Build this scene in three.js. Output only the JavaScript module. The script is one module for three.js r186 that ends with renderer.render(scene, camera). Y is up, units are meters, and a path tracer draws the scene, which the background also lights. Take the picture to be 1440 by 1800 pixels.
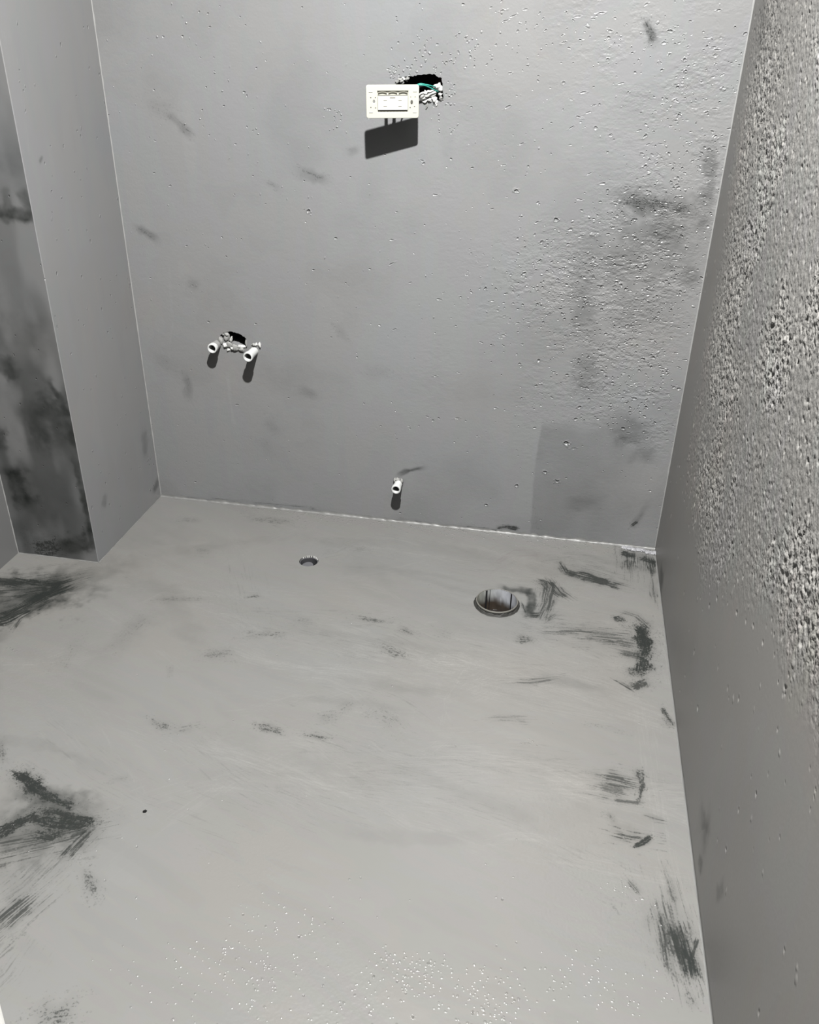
import * as THREE from 'three';
import { RoundedBoxGeometry } from 'three/addons/geometries/RoundedBoxGeometry.js';
import { mergeGeometries, mergeVertices } from 'three/addons/utils/BufferGeometryUtils.js';
import { RectAreaLightUniformsLib } from 'three/addons/lights/RectAreaLightUniformsLib.js';

// ------------------------------------------------------------------ camera, light, exposure
const scene = new THREE.Scene();
scene.background = new THREE.Color(0x000000);
const camera = new THREE.PerspectiveCamera(2 * Math.atan(900 / 1509.93) * 180 / Math.PI, 1440 / 1800, 0.05, 20);
{
  const pitch = 0.50819, yaw = 0.17535, roll = 0.01863;
  const f = new THREE.Vector3(-Math.sin(yaw) * Math.cos(pitch), -Math.sin(pitch), -Math.cos(yaw) * Math.cos(pitch));
  const r = new THREE.Vector3().crossVectors(f, new THREE.Vector3(0, 1, 0)).normalize(), u = new THREE.Vector3().crossVectors(r, f);
  const r2 = r.clone().multiplyScalar(Math.cos(roll)).addScaledVector(u, Math.sin(roll));
  const u2 = u.clone().multiplyScalar(Math.cos(roll)).addScaledVector(r, -Math.sin(roll));
  camera.quaternion.setFromRotationMatrix(new THREE.Matrix4().makeBasis(r2, u2, f.clone().negate()));
  camera.position.set(-0.3204, 1.25, 2.1464);
}
scene.add(camera);
const LAMP = new THREE.Vector3(-0.435, 2.6, 1.4), LAMP_SIZE = 0.06;
RectAreaLightUniformsLib.init();
const lampLight = new THREE.RectAreaLight(new THREE.Color(1, 0.992, 0.972), 7000, LAMP_SIZE, LAMP_SIZE);
const renderer = new THREE.WebGLRenderer({ antialias: true });
renderer.toneMapping = THREE.LinearToneMapping;
renderer.toneMappingExposure = 6.0;
renderer.shadowMap.enabled = true;

// ------------------------------------------------------------------ numbers: seeded random and lattice noise
let seed = 7;
const rnd = () => { seed = (seed + 0x6D2B79F5) | 0; let t = Math.imul(seed ^ (seed >>> 15), 1 | seed); t = (t + Math.imul(t ^ (t >>> 7), 61 | t)) ^ t; return ((t ^ (t >>> 14)) >>> 0) / 4294967296; };
const LAT = new Float32Array(65536); for (let i = 0; i < 65536; i++) LAT[i] = rnd();
function noise(x, y) {
  const xi = Math.floor(x), yi = Math.floor(y); let u = x - xi, v = y - yi; u = u * u * (3 - 2 * u); v = v * v * (3 - 2 * v);
  const a = xi & 255, b = (xi + 1) & 255, c = (yi & 255) << 8, d = ((yi + 1) & 255) << 8;
  const p = LAT[a | c], q = LAT[b | c], r = LAT[a | d], s = LAT[b | d];
  return p + (q - p) * u + (r - p + (p - q - r + s) * u) * v;
}
const fbm = (x, y, n = 4) => { let s = 0, a = 0.5, t = 0; for (let i = 0; i < n; i++) { s += a * noise(x, y); t += a; a *= 0.5; x = x * 2.03 + 17.3; y = y * 2.03 + 5.7; } return s / t; };
const sstep = (a, b, x) => { const t = Math.min(1, Math.max(0, (x - a) / (b - a))); return t * t * (3 - 2 * t); };

// ------------------------------------------------------------------ painted surfaces: paint cover, thickness and relief on a sheet measured in metres
const BARE = 0, THIN = 1, THICK = 2, PINK = 3;
class Sheet {
  constructor(w, h, nx, ny) { Object.assign(this, { w, h, nx, ny }); const n = nx * ny; this.bare = new Float32Array(n); this.coat = new Float32Array(n).fill(1); this.pink = new Float32Array(n); this.z = new Float32Array(n); }
  each(x0, x1, y0, y1, f) {
    const { nx, ny, w, h } = this;
    const i0 = Math.max(0, Math.floor(x0 / w * nx)), i1 = Math.min(nx - 1, Math.ceil(x1 / w * nx)), j0 = Math.max(0, Math.floor(y0 / h * ny)), j1 = Math.min(ny - 1, Math.ceil(y1 / h * ny));
    for (let j = j0; j <= j1; j++) for (let i = i0; i <= i1; i++) f(j * nx + i, (i + 0.5) / nx * w, (j + 0.5) / ny * h);
  }
  all(f) { this.each(0, this.w, 0, this.h, f); }
  sample(x, y) {
    const { nx, ny, w, h, z } = this; const u = Math.min(nx - 1.001, Math.max(0, x / w * nx - 0.5)), v = Math.min(ny - 1.001, Math.max(0, y / h * ny - 0.5)), i = Math.floor(u), j = Math.floor(v), a = u - i, b = v - j, k = j * nx + i;
    return (z[k] * (1 - a) + z[k + 1] * a) * (1 - b) + (z[k + nx] * (1 - a) + z[k + nx + 1] * a) * b;
  }
  // a dent (depth < 0) or grain (depth > 0): an ellipse with a ragged outline and a faint raised lip
  dot(x, y, rx, ry, turn, depth, lip = 0.15) {
    const c = Math.cos(turn), s = Math.sin(turn), R = Math.max(rx, ry) * 1.7, ph = rnd() * 50;
    this.each(x - R, x + R, y - R, y + R, (k, px, py) => {
      const dx = px - x, dy = py - y, a = (dx * c + dy * s) / rx, b = (-dx * s + dy * c) / ry, d = Math.hypot(a, b) * (0.55 + 0.9 * noise(px / R * 2.4 + ph, py / R * 2.4 + ph));
      if (d < 1.6) this.z[k] += depth * (1 - sstep(0.35, 1, d)) - depth * lip * sstep(0.8, 1.05, d) * (1 - sstep(1.05, 1.6, d));
    });
  }
  stroke(P, w, a, kind, what, fade) {
    let x0 = 9, x1 = -9, y0 = 9, y1 = -9; const seg = []; let L = 0;
    for (let i = 0; i < P.length; i += 2) { x0 = Math.min(x0, P[i]); x1 = Math.max(x1, P[i]); y0 = Math.min(y0, P[i + 1]); y1 = Math.max(y1, P[i + 1]); }
    for (let i = 0; i + 3 < P.length; i += 2) { const dx = P[i + 2] - P[i], dy = P[i + 3] - P[i + 1], l = Math.hypot(dx, dy); seg.push([P[i], P[i + 1], dx / l, dy / l, l, L]); L += l; }
    const m = w * 2.4 + 0.004, ph = rnd() * 90, fl = Math.max(fade * L, 0.002);
    this.each(x0 - m, x1 + m, y0 - m, y1 + m, (k, x, y) => {
      let best = 1e9, S = 0, T = 0;
      for (const [ax, ay, dx, dy, l, l0] of seg) {
        const t = (x - ax) * dx + (y - ay) * dy, q = Math.min(l, Math.max(0, t)), ex = x - ax - dx * q, ey = y - ay - dy * q, d = ex * ex + ey * ey;
        if (d < best) { best = d; S = l0 + t; T = (x - ax) * -dy + (y - ay) * dx; }
      }
      const d = Math.max(0, Math.sqrt(best) / w * (0.7 + 0.6 * fbm(x * 70 + ph, y * 70, 3)) + 1.5 * (fbm(x * 30 + ph, y * 30, 4) - 0.5));
      if (d > 1.7) return;
      const halo = what === BARE ? a * (kind === 's' ? 0.16 : 0.34) * (1 - sstep(0.1, 1.65, d)) * sstep(-w, fl * 1.5, S) * sstep(-w, fl * 1.5, L - S) * (0.3 + 1.2 * fbm(T * 130 + ph, S * 14 + 4, 3)) : 0;
      const ends = sstep(-w * 0.4, fl, S) * sstep(-w * 0.4, fl, L - S);
      let cover = a * (1 - sstep(0.22, 1.15, d)) * (0.15 + 0.85 * ends);
      const dry = (n, m) => { const N = Math.min(1, Math.max(0, (n - 0.5) * 2.1 + 0.5)), c = cover * 0.86; return sstep(1 - c - m, 1 - c + m, N) * Math.min(1, 0.35 + 0.65 * a); };
      if (kind === 'b') cover = dry(0.6 * fbm(T * 420 + ph, S * 22, 2) + 0.25 * fbm(T * 1100, S * 50 + ph, 2) + 0.15 * noise(x * 500, y * 500), 0.26);
      else if (kind === 'g') cover = dry(0.35 * fbm(x * 300 + ph, y * 300, 2) + 0.35 * fbm(T * 460 + ph, S * 40, 2) + 0.3 * noise(x * 800, y * 800), 0.24);
      else cover *= 0.35 + 1.2 * fbm(x * 40 + ph, y * 40, 4);
      cover = Math.min(1, 1 - (1 - Math.min(1, cover)) * (1 - halo));
      if (what === BARE) { this.bare[k] = 1 - (1 - this.bare[k]) * (1 - cover); this.z[k] -= 0.00012 * cover; }
      else if (what === THIN) this.bare[k] = 1 - (1 - this.bare[k]) * (1 - cover * 0.55);
      else if (what === THICK) { this.coat[k] *= 1 + 0.11 * cover; this.z[k] += 0.00006 * cover; }
      else { this.pink[k] = Math.max(this.pink[k], cover); this.bare[k] = 1 - (1 - this.bare[k]) * (1 - cover * 0.25); }
    });
  }
  maps(paint, bareColor, warm = 0.02) {
    const n = this.nx * this.ny, c = new Uint8Array(n * 4); let lo = 1e9, hi = -1e9;
    for (let k = 0; k < n; k++) { const v = this.z[k]; if (v < lo) lo = v; if (v > hi) hi = v; }
    const s8 = (v) => 255 * (v <= 0.0031308 ? 12.92 * v : 1.055 * Math.pow(v, 1 / 2.4) - 0.055), zz = new Float32Array(n);
    this.all((k, x, y) => {
      const b = this.bare[k], t = this.coat[k], g = (fbm(x * 5 + 3, y * 5 + 8, 3) - 0.5) * warm * 2, q = this.pink[k] * 0.06;
      c[k * 4] = Math.max(0, Math.min(255, s8((paint[0] * t * (1 + g + q)) * (1 - b) + bareColor[0] * b)));
      c[k * 4 + 1] = Math.max(0, Math.min(255, s8((paint[1] * t * (1 - q * 0.8)) * (1 - b) + bareColor[1] * b)));
      c[k * 4 + 2] = Math.max(0, Math.min(255, s8((paint[2] * t * (1 - g)) * (1 - b) + bareColor[2] * b)));
      c[k * 4 + 3] = 255; zz[k] = (this.z[k] - lo) / (hi - lo);
    });
    const mk = (d, type, format) => { const t = new THREE.DataTexture(d, this.nx, this.ny, format, type); t.wrapS = t.wrapT = THREE.MirroredRepeatWrapping; t.magFilter = THREE.LinearFilter; t.minFilter = THREE.LinearMipmapLinearFilter; t.needsUpdate = true; return t; };
    const map = mk(c, THREE.UnsignedByteType, THREE.RGBAFormat); map.colorSpace = THREE.SRGBColorSpace;
    return { map, bumpMap: mk(zz, THREE.FloatType, THREE.RedFormat), bumpScale: hi - lo };
  }
}
const stroke = (sheet, P, w, a, kind, what, fade) => sheet.stroke(P, w, a, kind, what, fade);
const scatter = (n, x0, x1, y0, y1, density, f) => { for (let i = 0; i < n; i++) { const x = x0 + rnd() * (x1 - x0), y = y0 + rnd() * (y1 - y0); if (rnd() < density(x, y)) f(x, y); } };
const floorArt = new Sheet(1.75, 1.75, 2048, 2048);   // x + 1.75, z
const backArt = new Sheet(1.5, 1.5, 2048, 2048);      // x + 1.5, y
const rightArt = new Sheet(1.75, 1.5, 2048, 1792);    // z, y
const rightRelief = new Sheet(1.75, 1.5, 1536, 1312); // the wall's coarse render, built as geometry
const sideArt = new Sheet(0.4, 1.5, 512, 1792);      // pillar's side face: z, y
const frontArt = new Sheet(0.24, 1.5, 320, 1792);    // pillar's front face: distance from its edge, y

// ------------------------------------------------------------------ brush marks: where the paint is missing, thin or thick
stroke(floorArt, [0.07, 0.611, 0.157, 0.577, 0.221, 0.528, 0.273, 0.452], 0.1093, 0.72, 's', BARE, 0.35);
stroke(floorArt, [0.045, 0.575, 0.151, 0.542, 0.235, 0.498], 0.0661, 0.60, 'b', BARE, 0.30);
stroke(floorArt, [0.249, 0.495, 0.33, 0.407, 0.398, 0.349], 0.0452, 0.25, 's', THIN, 0.30);
stroke(floorArt, [0.028, 0.526, 0.099, 0.511, 0.165, 0.513, 0.211, 0.511, 0.257, 0.466], 0.0243, 0.90, 'b', BARE, 0.12);
stroke(floorArt, [0.143, 0.696, 0.18, 0.661, 0.202, 0.612, 0.227, 0.552, 0.259, 0.498], 0.0303, 0.95, 'b', BARE, 0.15);
stroke(floorArt, [0.224, 0.698, 0.217, 0.658, 0.228, 0.617, 0.259, 0.561], 0.0073, 0.60, 'b', BARE, 0.10);
stroke(floorArt, [0.119, 0.615, 0.157, 0.577, 0.182, 0.541], 0.0107, 0.50, 'b', BARE, 0.15);
stroke(floorArt, [0.185, 0.737, 0.224, 0.725], 0.0331, 0.35, 's', THIN, 0.15);
stroke(floorArt, [0.517, 1.253, 0.589, 1.208, 0.698, 1.186], 0.0651, 0.50, 's', BARE, 0.35);
stroke(floorArt, [0.539, 1.285, 0.622, 1.244, 0.688, 1.208], 0.0349, 0.50, 'b', BARE, 0.30);
stroke(floorArt, [0.498, 1.136, 0.565, 1.15, 0.644, 1.169], 0.0257, 0.45, 's', BARE, 0.30);
stroke(floorArt, [0.615, 1.382, 0.645, 1.333, 0.66, 1.273], 0.0493, 0.30, 'b', THIN, 0.30);
stroke(floorArt, [0.475, 1.1, 0.518, 1.12, 0.564, 1.139, 0.608, 1.156, 0.651, 1.161], 0.0153, 0.95, 'g', BARE, 0.20);
stroke(floorArt, [0.494, 1.111, 0.564, 1.148], 0.0175, 0.80, 'g', BARE, 0.25);
stroke(floorArt, [0.573, 1.182, 0.611, 1.179, 0.652, 1.182, 0.702, 1.181], 0.0115, 0.90, 'g', BARE, 0.20);
stroke(floorArt, [0.534, 1.262, 0.553, 1.222, 0.576, 1.197, 0.623, 1.201, 0.672, 1.199, 0.703, 1.179], 0.0164, 0.95, 'g', BARE, 0.15);
stroke(floorArt, [0.598, 1.231, 0.636, 1.231, 0.652, 1.213], 0.0162, 0.85, 'g', BARE, 0.30);
stroke(floorArt, [0.68, 1.266, 0.686, 1.234, 0.696, 1.199], 0.0152, 0.75, 'b', BARE, 0.20);
stroke(floorArt, [0.668, 1.222, 0.686, 1.204], 0.0069, 0.60, 'b', BARE, 0.15);
stroke(floorArt, [0.504, 1.217, 0.526, 1.161, 0.558, 1.157], 0.0325, 0.22, 's', THIN, 0.30);
stroke(floorArt, [0.589, 1.344, 0.625, 1.268, 0.651, 1.238], 0.0648, 0.22, 's', THIN, 0.30);
stroke(floorArt, [0.639, 1.419, 0.654, 1.381, 0.67, 1.344], 0.0305, 0.70, 'b', BARE, 0.30);
stroke(floorArt, [0.726, 1.281, 0.746, 1.302, 0.769, 1.325], 0.0121, 0.55, 'g', BARE, 0.30);
stroke(floorArt, [0.697, 1.506, 0.709, 1.474, 0.71, 1.453], 0.0253, 0.40, 'b', THIN, 0.40);
stroke(floorArt, [0.794, 1.529, 0.808, 1.516, 0.827, 1.51], 0.0213, 0.70, 'g', BARE, 0.30);
stroke(floorArt, [0.407, 1.032, 0.45, 1.087], 0.0083, 0.40, 'g', BARE, 0.15);
stroke(floorArt, [1.348, 0.284, 1.379, 0.285, 1.422, 0.289], 0.0158, 0.95, 's', BARE, 0.10);
stroke(floorArt, [1.419, 0.285, 1.428, 0.335, 1.422, 0.385], 0.0126, 0.95, 's', BARE, 0.10);
stroke(floorArt, [1.409, 0.393, 1.448, 0.385], 0.0120, 0.90, 'b', BARE, 0.15);
stroke(floorArt, [1.402, 0.34, 1.414, 0.382], 0.0066, 0.70, 'b', BARE, 0.15);
stroke(floorArt, [1.439, 0.232, 1.451, 0.23, 1.468, 0.269], 0.0108, 0.70, 'b', BARE, 0.15);
stroke(floorArt, [1.451, 0.389, 1.464, 0.327, 1.47, 0.248, 1.445, 0.226], 0.0188, 0.70, 'b', BARE, 0.20);
stroke(floorArt, [1.465, 0.401, 1.489, 0.372], 0.0104, 0.60, 'b', BARE, 0.15);
stroke(floorArt, [1.466, 0.227, 1.491, 0.275, 1.509, 0.292], 0.0175, 0.75, 'b', BARE, 0.15);
stroke(floorArt, [1.458, 0.407, 1.534, 0.414, 1.629, 0.418], 0.0212, 0.35, 'b', THIN, 0.30);
stroke(floorArt, [1.486, 0.12, 1.506, 0.174, 1.539, 0.183], 0.0129, 0.80, 'b', BARE, 0.15);
stroke(floorArt, [1.506, 0.168, 1.575, 0.187, 1.648, 0.213], 0.0225, 0.85, 'b', BARE, 0.12);
stroke(floorArt, [1.498, 0.129, 1.575, 0.148, 1.646, 0.172], 0.0406, 0.40, 'b', THIN, 0.15);
stroke(floorArt, [1.437, 0.127, 1.513, 0.09, 1.636, 0.085], 0.0174, 0.30, 'b', THIN, 0.15);
stroke(floorArt, [1.678, 0.018, 1.672, 0.138], 0.0233, 0.75, 'b', BARE, 0.35);
stroke(floorArt, [1.721, 0.028, 1.719, 0.123], 0.0324, 0.45, 'b', BARE, 0.35);
stroke(floorArt, [1.658, 0.044, 1.689, 0.05], 0.0185, 0.90, 'g', BARE, 0.15);
stroke(floorArt, [1.707, 0.058, 1.746, 0.076], 0.0181, 0.90, 'g', BARE, 0.15);
stroke(floorArt, [1.735, 0.049, 1.738, 0.147], 0.0156, 0.80, 'b', BARE, 0.30);
stroke(floorArt, [1.733, 0.137, 1.733, 0.296], 0.0095, 0.45, 'b', BARE, 0.30);
stroke(floorArt, [1.679, 0.37, 1.699, 0.403, 1.701, 0.465, 1.688, 0.521, 1.681, 0.57], 0.0278, 0.95, 'g', BARE, 0.15);
stroke(floorArt, [1.689, 0.377, 1.702, 0.443, 1.702, 0.487], 0.0154, 0.90, 'g', BARE, 0.20);
stroke(floorArt, [1.467, 0.442, 1.575, 0.429, 1.695, 0.427], 0.0299, 0.55, 'b', BARE, 0.35);
stroke(floorArt, [1.562, 0.468, 1.641, 0.456, 1.701, 0.465], 0.0201, 0.55, 'b', BARE, 0.35);
stroke(floorArt, [1.638, 0.491, 1.699, 0.5], 0.0175, 0.65, 'b', BARE, 0.30);
stroke(floorArt, [1.656, 0.554, 1.691, 0.555], 0.0166, 0.60, 'g', BARE, 0.15);
stroke(floorArt, [1.664, 0.612, 1.697, 0.586], 0.0160, 0.75, 'g', BARE, 0.20);
stroke(floorArt, [1.625, 0.593, 1.664, 0.62], 0.0058, 0.70, 'b', BARE, 0.15);
stroke(floorArt, [1.63, 0.361, 1.652, 0.354], 0.0120, 0.85, 'g', BARE, 0.15);
stroke(floorArt, [1.647, 0.324, 1.686, 0.335, 1.711, 0.373], 0.0100, 0.50, 'b', BARE, 0.15);
stroke(floorArt, [1.724, 0.667, 1.731, 0.691, 1.745, 0.719], 0.0078, 0.80, 'g', BARE, 0.15);
stroke(floorArt, [1.724, 0.699, 1.741, 0.72], 0.0138, 0.40, 'g', BARE, 0.15);
stroke(floorArt, [1.397, 0.489, 1.439, 0.484], 0.0155, 0.60, 'g', BARE, 0.30);
stroke(floorArt, [1.389, 0.651, 1.439, 0.643, 1.513, 0.612], 0.0116, 0.50, 'b', BARE, 0.30);
stroke(floorArt, [1.437, 0.624, 1.538, 0.63, 1.636, 0.629], 0.0235, 0.30, 's', THIN, 0.40);
stroke(floorArt, [1.347, 0.782, 1.387, 0.768, 1.446, 0.759], 0.0102, 0.35, 'b', BARE, 0.30);
stroke(floorArt, [1.334, 0.823, 1.378, 0.791], 0.0127, 0.30, 'b', THIN, 0.15);
stroke(floorArt, [1.571, 0.898, 1.618, 0.9, 1.669, 0.905], 0.0226, 0.65, 'b', BARE, 0.30);
stroke(floorArt, [1.592, 0.923, 1.639, 0.928], 0.0206, 0.45, 'b', BARE, 0.30);
stroke(floorArt, [1.668, 0.854, 1.671, 0.898, 1.663, 0.945], 0.0083, 0.75, 'g', BARE, 0.15);
stroke(floorArt, [1.617, 0.945, 1.665, 0.945], 0.0057, 0.50, 'b', BARE, 0.15);
stroke(floorArt, [1.606, 0.981, 1.614, 1], 0.0098, 0.60, 'g', BARE, 0.15);
stroke(floorArt, [1.614, 1.027, 1.646, 1.031, 1.675, 1.03], 0.0198, 0.75, 'b', BARE, 0.30);
stroke(floorArt, [1.647, 1.051, 1.665, 1.037, 1.682, 1.016], 0.0056, 0.90, 'g', BARE, 0.15);
stroke(floorArt, [1.668, 0.972, 1.709, 0.977], 0.0056, 0.50, 'b', BARE, 0.15);
stroke(floorArt, [1.697, 1.071, 1.708, 1.121, 1.718, 1.174], 0.0076, 0.55, 'b', BARE, 0.30);
stroke(floorArt, [1.677, 1.16, 1.688, 1.211, 1.69, 1.269], 0.0101, 0.60, 'b', BARE, 0.30);
stroke(floorArt, [1.689, 1.125, 1.703, 1.208, 1.712, 1.283], 0.0306, 0.50, 'b', BARE, 0.30);
stroke(floorArt, [1.706, 1.187, 1.715, 1.23, 1.723, 1.272], 0.0220, 0.85, 'b', BARE, 0.30);
stroke(floorArt, [1.721, 1.224, 1.727, 1.252, 1.729, 1.28], 0.0148, 1.00, 'b', BARE, 0.30);
stroke(floorArt, [1.741, 1.21, 1.729, 1.246], 0.0050, 0.80, 'b', BARE, 0.15);
stroke(floorArt, [1.689, 1.25, 1.703, 1.289], 0.0088, 0.50, 'b', BARE, 0.30);
stroke(floorArt, [1.715, 1.305, 1.727, 1.323], 0.0078, 0.45, 'g', BARE, 0.15);
stroke(floorArt, [1.608, 1.163, 1.622, 1.182], 0.0154, 0.30, 'g', THIN, 0.15);
stroke(floorArt, [1.64, 1.123, 1.655, 1.143], 0.0069, 0.40, 'b', BARE, 0.15);
stroke(floorArt, [0.485, 0.515, 0.576, 0.499, 0.627, 0.483], 0.0111, 0.34, 'g', BARE, 0.30);
stroke(floorArt, [0.713, 0.462, 0.744, 0.446], 0.0112, 0.59, 'g', BARE, 0.30);
stroke(floorArt, [0.493, 0.708, 0.499, 0.645, 0.507, 0.582], 0.0177, 0.24, 'g', BARE, 0.30);
stroke(floorArt, [0.766, 0.607, 0.817, 0.592, 0.858, 0.588], 0.0147, 0.34, 'g', BARE, 0.30);
stroke(floorArt, [0.707, 0.689, 0.764, 0.686], 0.0182, 0.34, 'g', BARE, 0.30);
stroke(floorArt, [0.867, 0.526, 0.9, 0.519], 0.0154, 0.26, 'g', BARE, 0.30);
stroke(floorArt, [1.002, 0.486, 1.056, 0.489, 1.101, 0.486], 0.0127, 0.51, 'g', BARE, 0.30);
stroke(floorArt, [1.122, 0.505, 1.156, 0.523], 0.0116, 0.51, 'g', BARE, 0.30);
stroke(floorArt, [1.089, 0.575, 1.124, 0.598, 1.159, 0.612], 0.0148, 0.42, 'g', BARE, 0.30);
stroke(floorArt, [0.672, 0.918, 0.7, 0.93, 0.728, 0.937], 0.0114, 0.51, 'g', BARE, 0.30);
stroke(floorArt, [0.731, 0.943, 0.776, 0.917], 0.0113, 0.26, 'g', BARE, 0.30);
stroke(floorArt, [0.887, 0.891, 0.926, 0.895, 0.961, 0.901], 0.0107, 0.55, 'g', BARE, 0.30);
stroke(floorArt, [0.999, 0.897, 1.03, 0.9, 1.051, 0.899], 0.0104, 0.59, 'g', BARE, 0.30);
stroke(floorArt, [1.015, 0.848, 1.051, 0.834], 0.0132, 0.34, 'g', BARE, 0.30);
stroke(floorArt, [1.119, 0.795, 1.167, 0.82, 1.189, 0.843], 0.0177, 0.26, 'g', BARE, 0.30);
stroke(floorArt, [1.055, 0.812, 1.073, 0.786], 0.0110, 0.26, 'g', BARE, 0.30);
stroke(floorArt, [0.39, 0.126, 0.451, 0.116], 0.0187, 0.30, 'g', BARE, 0.30);
stroke(floorArt, [0.571, 0.073, 0.64, 0.072, 0.73, 0.073], 0.0185, 0.42, 'g', BARE, 0.30);
stroke(floorArt, [0.923, 0.168, 0.962, 0.172], 0.0131, 0.34, 'g', BARE, 0.30);
stroke(floorArt, [0.674, 1.086, 0.704, 1.077], 0.0083, 0.26, 'g', BARE, 0.30);
stroke(floorArt, [1.563, 0.746, 1.656, 0.761], 0.0077, 0.17, 'g', BARE, 0.30);
stroke(floorArt, [0.515, 0.279, 0.548, 0.278], 0.0195, 0.21, 'g', BARE, 0.30);
stroke(floorArt, [0.659, 0.785, 0.645, 0.748], 0.0058, 0.21, 'g', BARE, 0.30);
stroke(floorArt, [1.197, 0.492, 1.256, 0.514], 0.0119, 0.21, 'g', BARE, 0.30);
stroke(floorArt, [1.013, 0.651, 1.059, 0.62], 0.0179, 0.10, 'g', BARE, 0.30);
stroke(floorArt, [0.405, 0.817, 0.392, 0.694], 0.0162, 0.13, 'g', BARE, 0.30);
stroke(floorArt, [1.323, 0.152, 1.365, 0.098, 1.45, 0.073], 0.0585, 0.30, 'b', PINK, 0.30);
stroke(floorArt, [1.277, 0.838, 1.267, 0.726, 1.292, 0.634, 1.358, 0.592, 1.397, 0.596], 0.0072, 0.40, 'b', THICK, 0.15);
stroke(floorArt, [1.286, 0.731, 1.341, 0.673, 1.399, 0.622], 0.0511, 0.35, 'b', THICK, 0.30);
stroke(floorArt, [1.242, 0.517, 1.339, 0.53, 1.419, 0.545], 0.0478, 0.40, 'b', THICK, 0.30);
stroke(floorArt, [1.156, 1.031, 1.251, 1.079, 1.336, 1.088, 1.419, 1.109], 0.0176, 0.40, 'b', THICK, 0.25);
stroke(floorArt, [1.201, 0.934, 1.309, 0.897, 1.487, 0.876, 1.597, 0.921], 0.0523, 0.45, 'b', THICK, 0.30);
stroke(floorArt, [1.682, 0.65, 1.693, 0.894, 1.703, 1.052, 1.714, 1.164], 0.0267, 0.45, 'b', THICK, 0.10);
stroke(floorArt, [1.697, 0.144, 1.699, 0.226], 0.0357, 0.30, 'b', THICK, 0.20);
stroke(floorArt, [1.729, 0.296, 1.739, 0.479, 1.745, 0.637], 0.0154, 0.45, 'b', THICK, 0.20);
stroke(floorArt, [0.81, 0.17, 0.836, 0.11], 0.0085, 0.50, 'b', THICK, 0.15);
stroke(floorArt, [0.472, 0.536, 0.524, 0.448], 0.0101, 0.35, 'b', THICK, 0.15);
stroke(floorArt, [0.354, 0.867, 0.462, 1.021, 0.581, 1.119], 0.0448, 0.25, 's', THICK, 0.40);
stroke(floorArt, [1.241, 0.759, 1.289, 0.836, 1.243, 0.91], 0.0248, 0.30, 'b', THICK, 0.30);
stroke(floorArt, [0.32, 0.45, 0.458, 0.475, 0.569, 0.516], 0.0513, 0.12, 's', THIN, 0.40);
stroke(floorArt, [0.491, 0.8, 0.495, 0.673, 0.541, 0.521], 0.0493, 0.12, 's', THIN, 0.40);
stroke(backArt, [1.252, 0.926, 1.319, 0.924, 1.397, 0.918, 1.471, 0.899], 0.0371, 0.42, 's', BARE, 0.30);
stroke(backArt, [1.268, 0.922, 1.463, 0.904], 0.0149, 0.50, 'g', BARE, 0.30);
stroke(backArt, [1.203, 0.802, 1.337, 0.797, 1.484, 0.778], 0.0795, 0.50, 's', THIN, 0.30);
stroke(backArt, [1.25, 0.857, 1.367, 0.863, 1.463, 0.83], 0.0388, 0.32, 's', BARE, 0.30);
stroke(backArt, [1.217, 0.803, 1.222, 0.694, 1.256, 0.581], 0.0408, 0.45, 's', THIN, 0.30);
stroke(backArt, [1.31, 0.7, 1.439, 0.652], 0.0813, 0.30, 's', THIN, 0.30);
stroke(backArt, [1.452, 0.777, 1.482, 0.731], 0.0200, 0.25, 's', BARE, 0.30);
stroke(backArt, [1.245, 0.551, 1.268, 0.43], 0.0342, 0.50, 's', THIN, 0.30);
stroke(backArt, [1.325, 0.371, 1.386, 0.351, 1.44, 0.337], 0.0408, 0.34, 's', BARE, 0.40);
stroke(backArt, [1.395, 0.286, 1.455, 0.276], 0.0327, 0.32, 's', BARE, 0.40);
stroke(backArt, [1.461, 1.051, 1.483, 0.895], 0.0173, 0.35, 's', BARE, 0.30);
stroke(backArt, [1.462, 0.868, 1.477, 0.894], 0.0241, 0.32, 's', BARE, 0.30);
stroke(backArt, [1.286, 1.278, 1.297, 1.263, 1.309, 1.245], 0.0141, 0.50, 's', BARE, 0.20);
stroke(backArt, [1.286, 1.278, 1.309, 1.245], 0.0099, 0.60, 'g', BARE, 0.15);
stroke(backArt, [0.505, 0.953, 0.542, 0.945, 0.584, 0.931], 0.0162, 0.18, 's', BARE, 0.30);
stroke(backArt, [0.505, 0.953, 0.542, 0.945, 0.584, 0.931], 0.0086, 0.25, 'g', BARE, 0.30);
stroke(backArt, [0.215, 1.043, 0.243, 1.024], 0.0132, 0.20, 's', BARE, 0.30);
stroke(backArt, [0.215, 1.043, 0.243, 1.024], 0.0070, 0.28, 'g', BARE, 0.30);
stroke(backArt, [0.181, 1.07, 0.225, 1.039], 0.0109, 0.14, 's', BARE, 0.30);
stroke(backArt, [0.181, 1.07, 0.225, 1.039], 0.0058, 0.20, 'g', BARE, 0.30);
stroke(backArt, [0.056, 0.799, 0.09, 0.787, 0.121, 0.765], 0.0119, 0.23, 's', BARE, 0.30);
stroke(backArt, [0.056, 0.799, 0.09, 0.787, 0.121, 0.765], 0.0064, 0.33, 'g', BARE, 0.30);
stroke(backArt, [0.153, 0.408, 0.158, 0.366, 0.152, 0.327], 0.0162, 0.16, 's', BARE, 0.30);
stroke(backArt, [0.153, 0.408, 0.158, 0.366, 0.152, 0.327], 0.0086, 0.23, 'g', BARE, 0.30);
stroke(backArt, [0.063, 0.45, 0.111, 0.426], 0.0250, 0.07, 's', BARE, 0.30);
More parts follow.
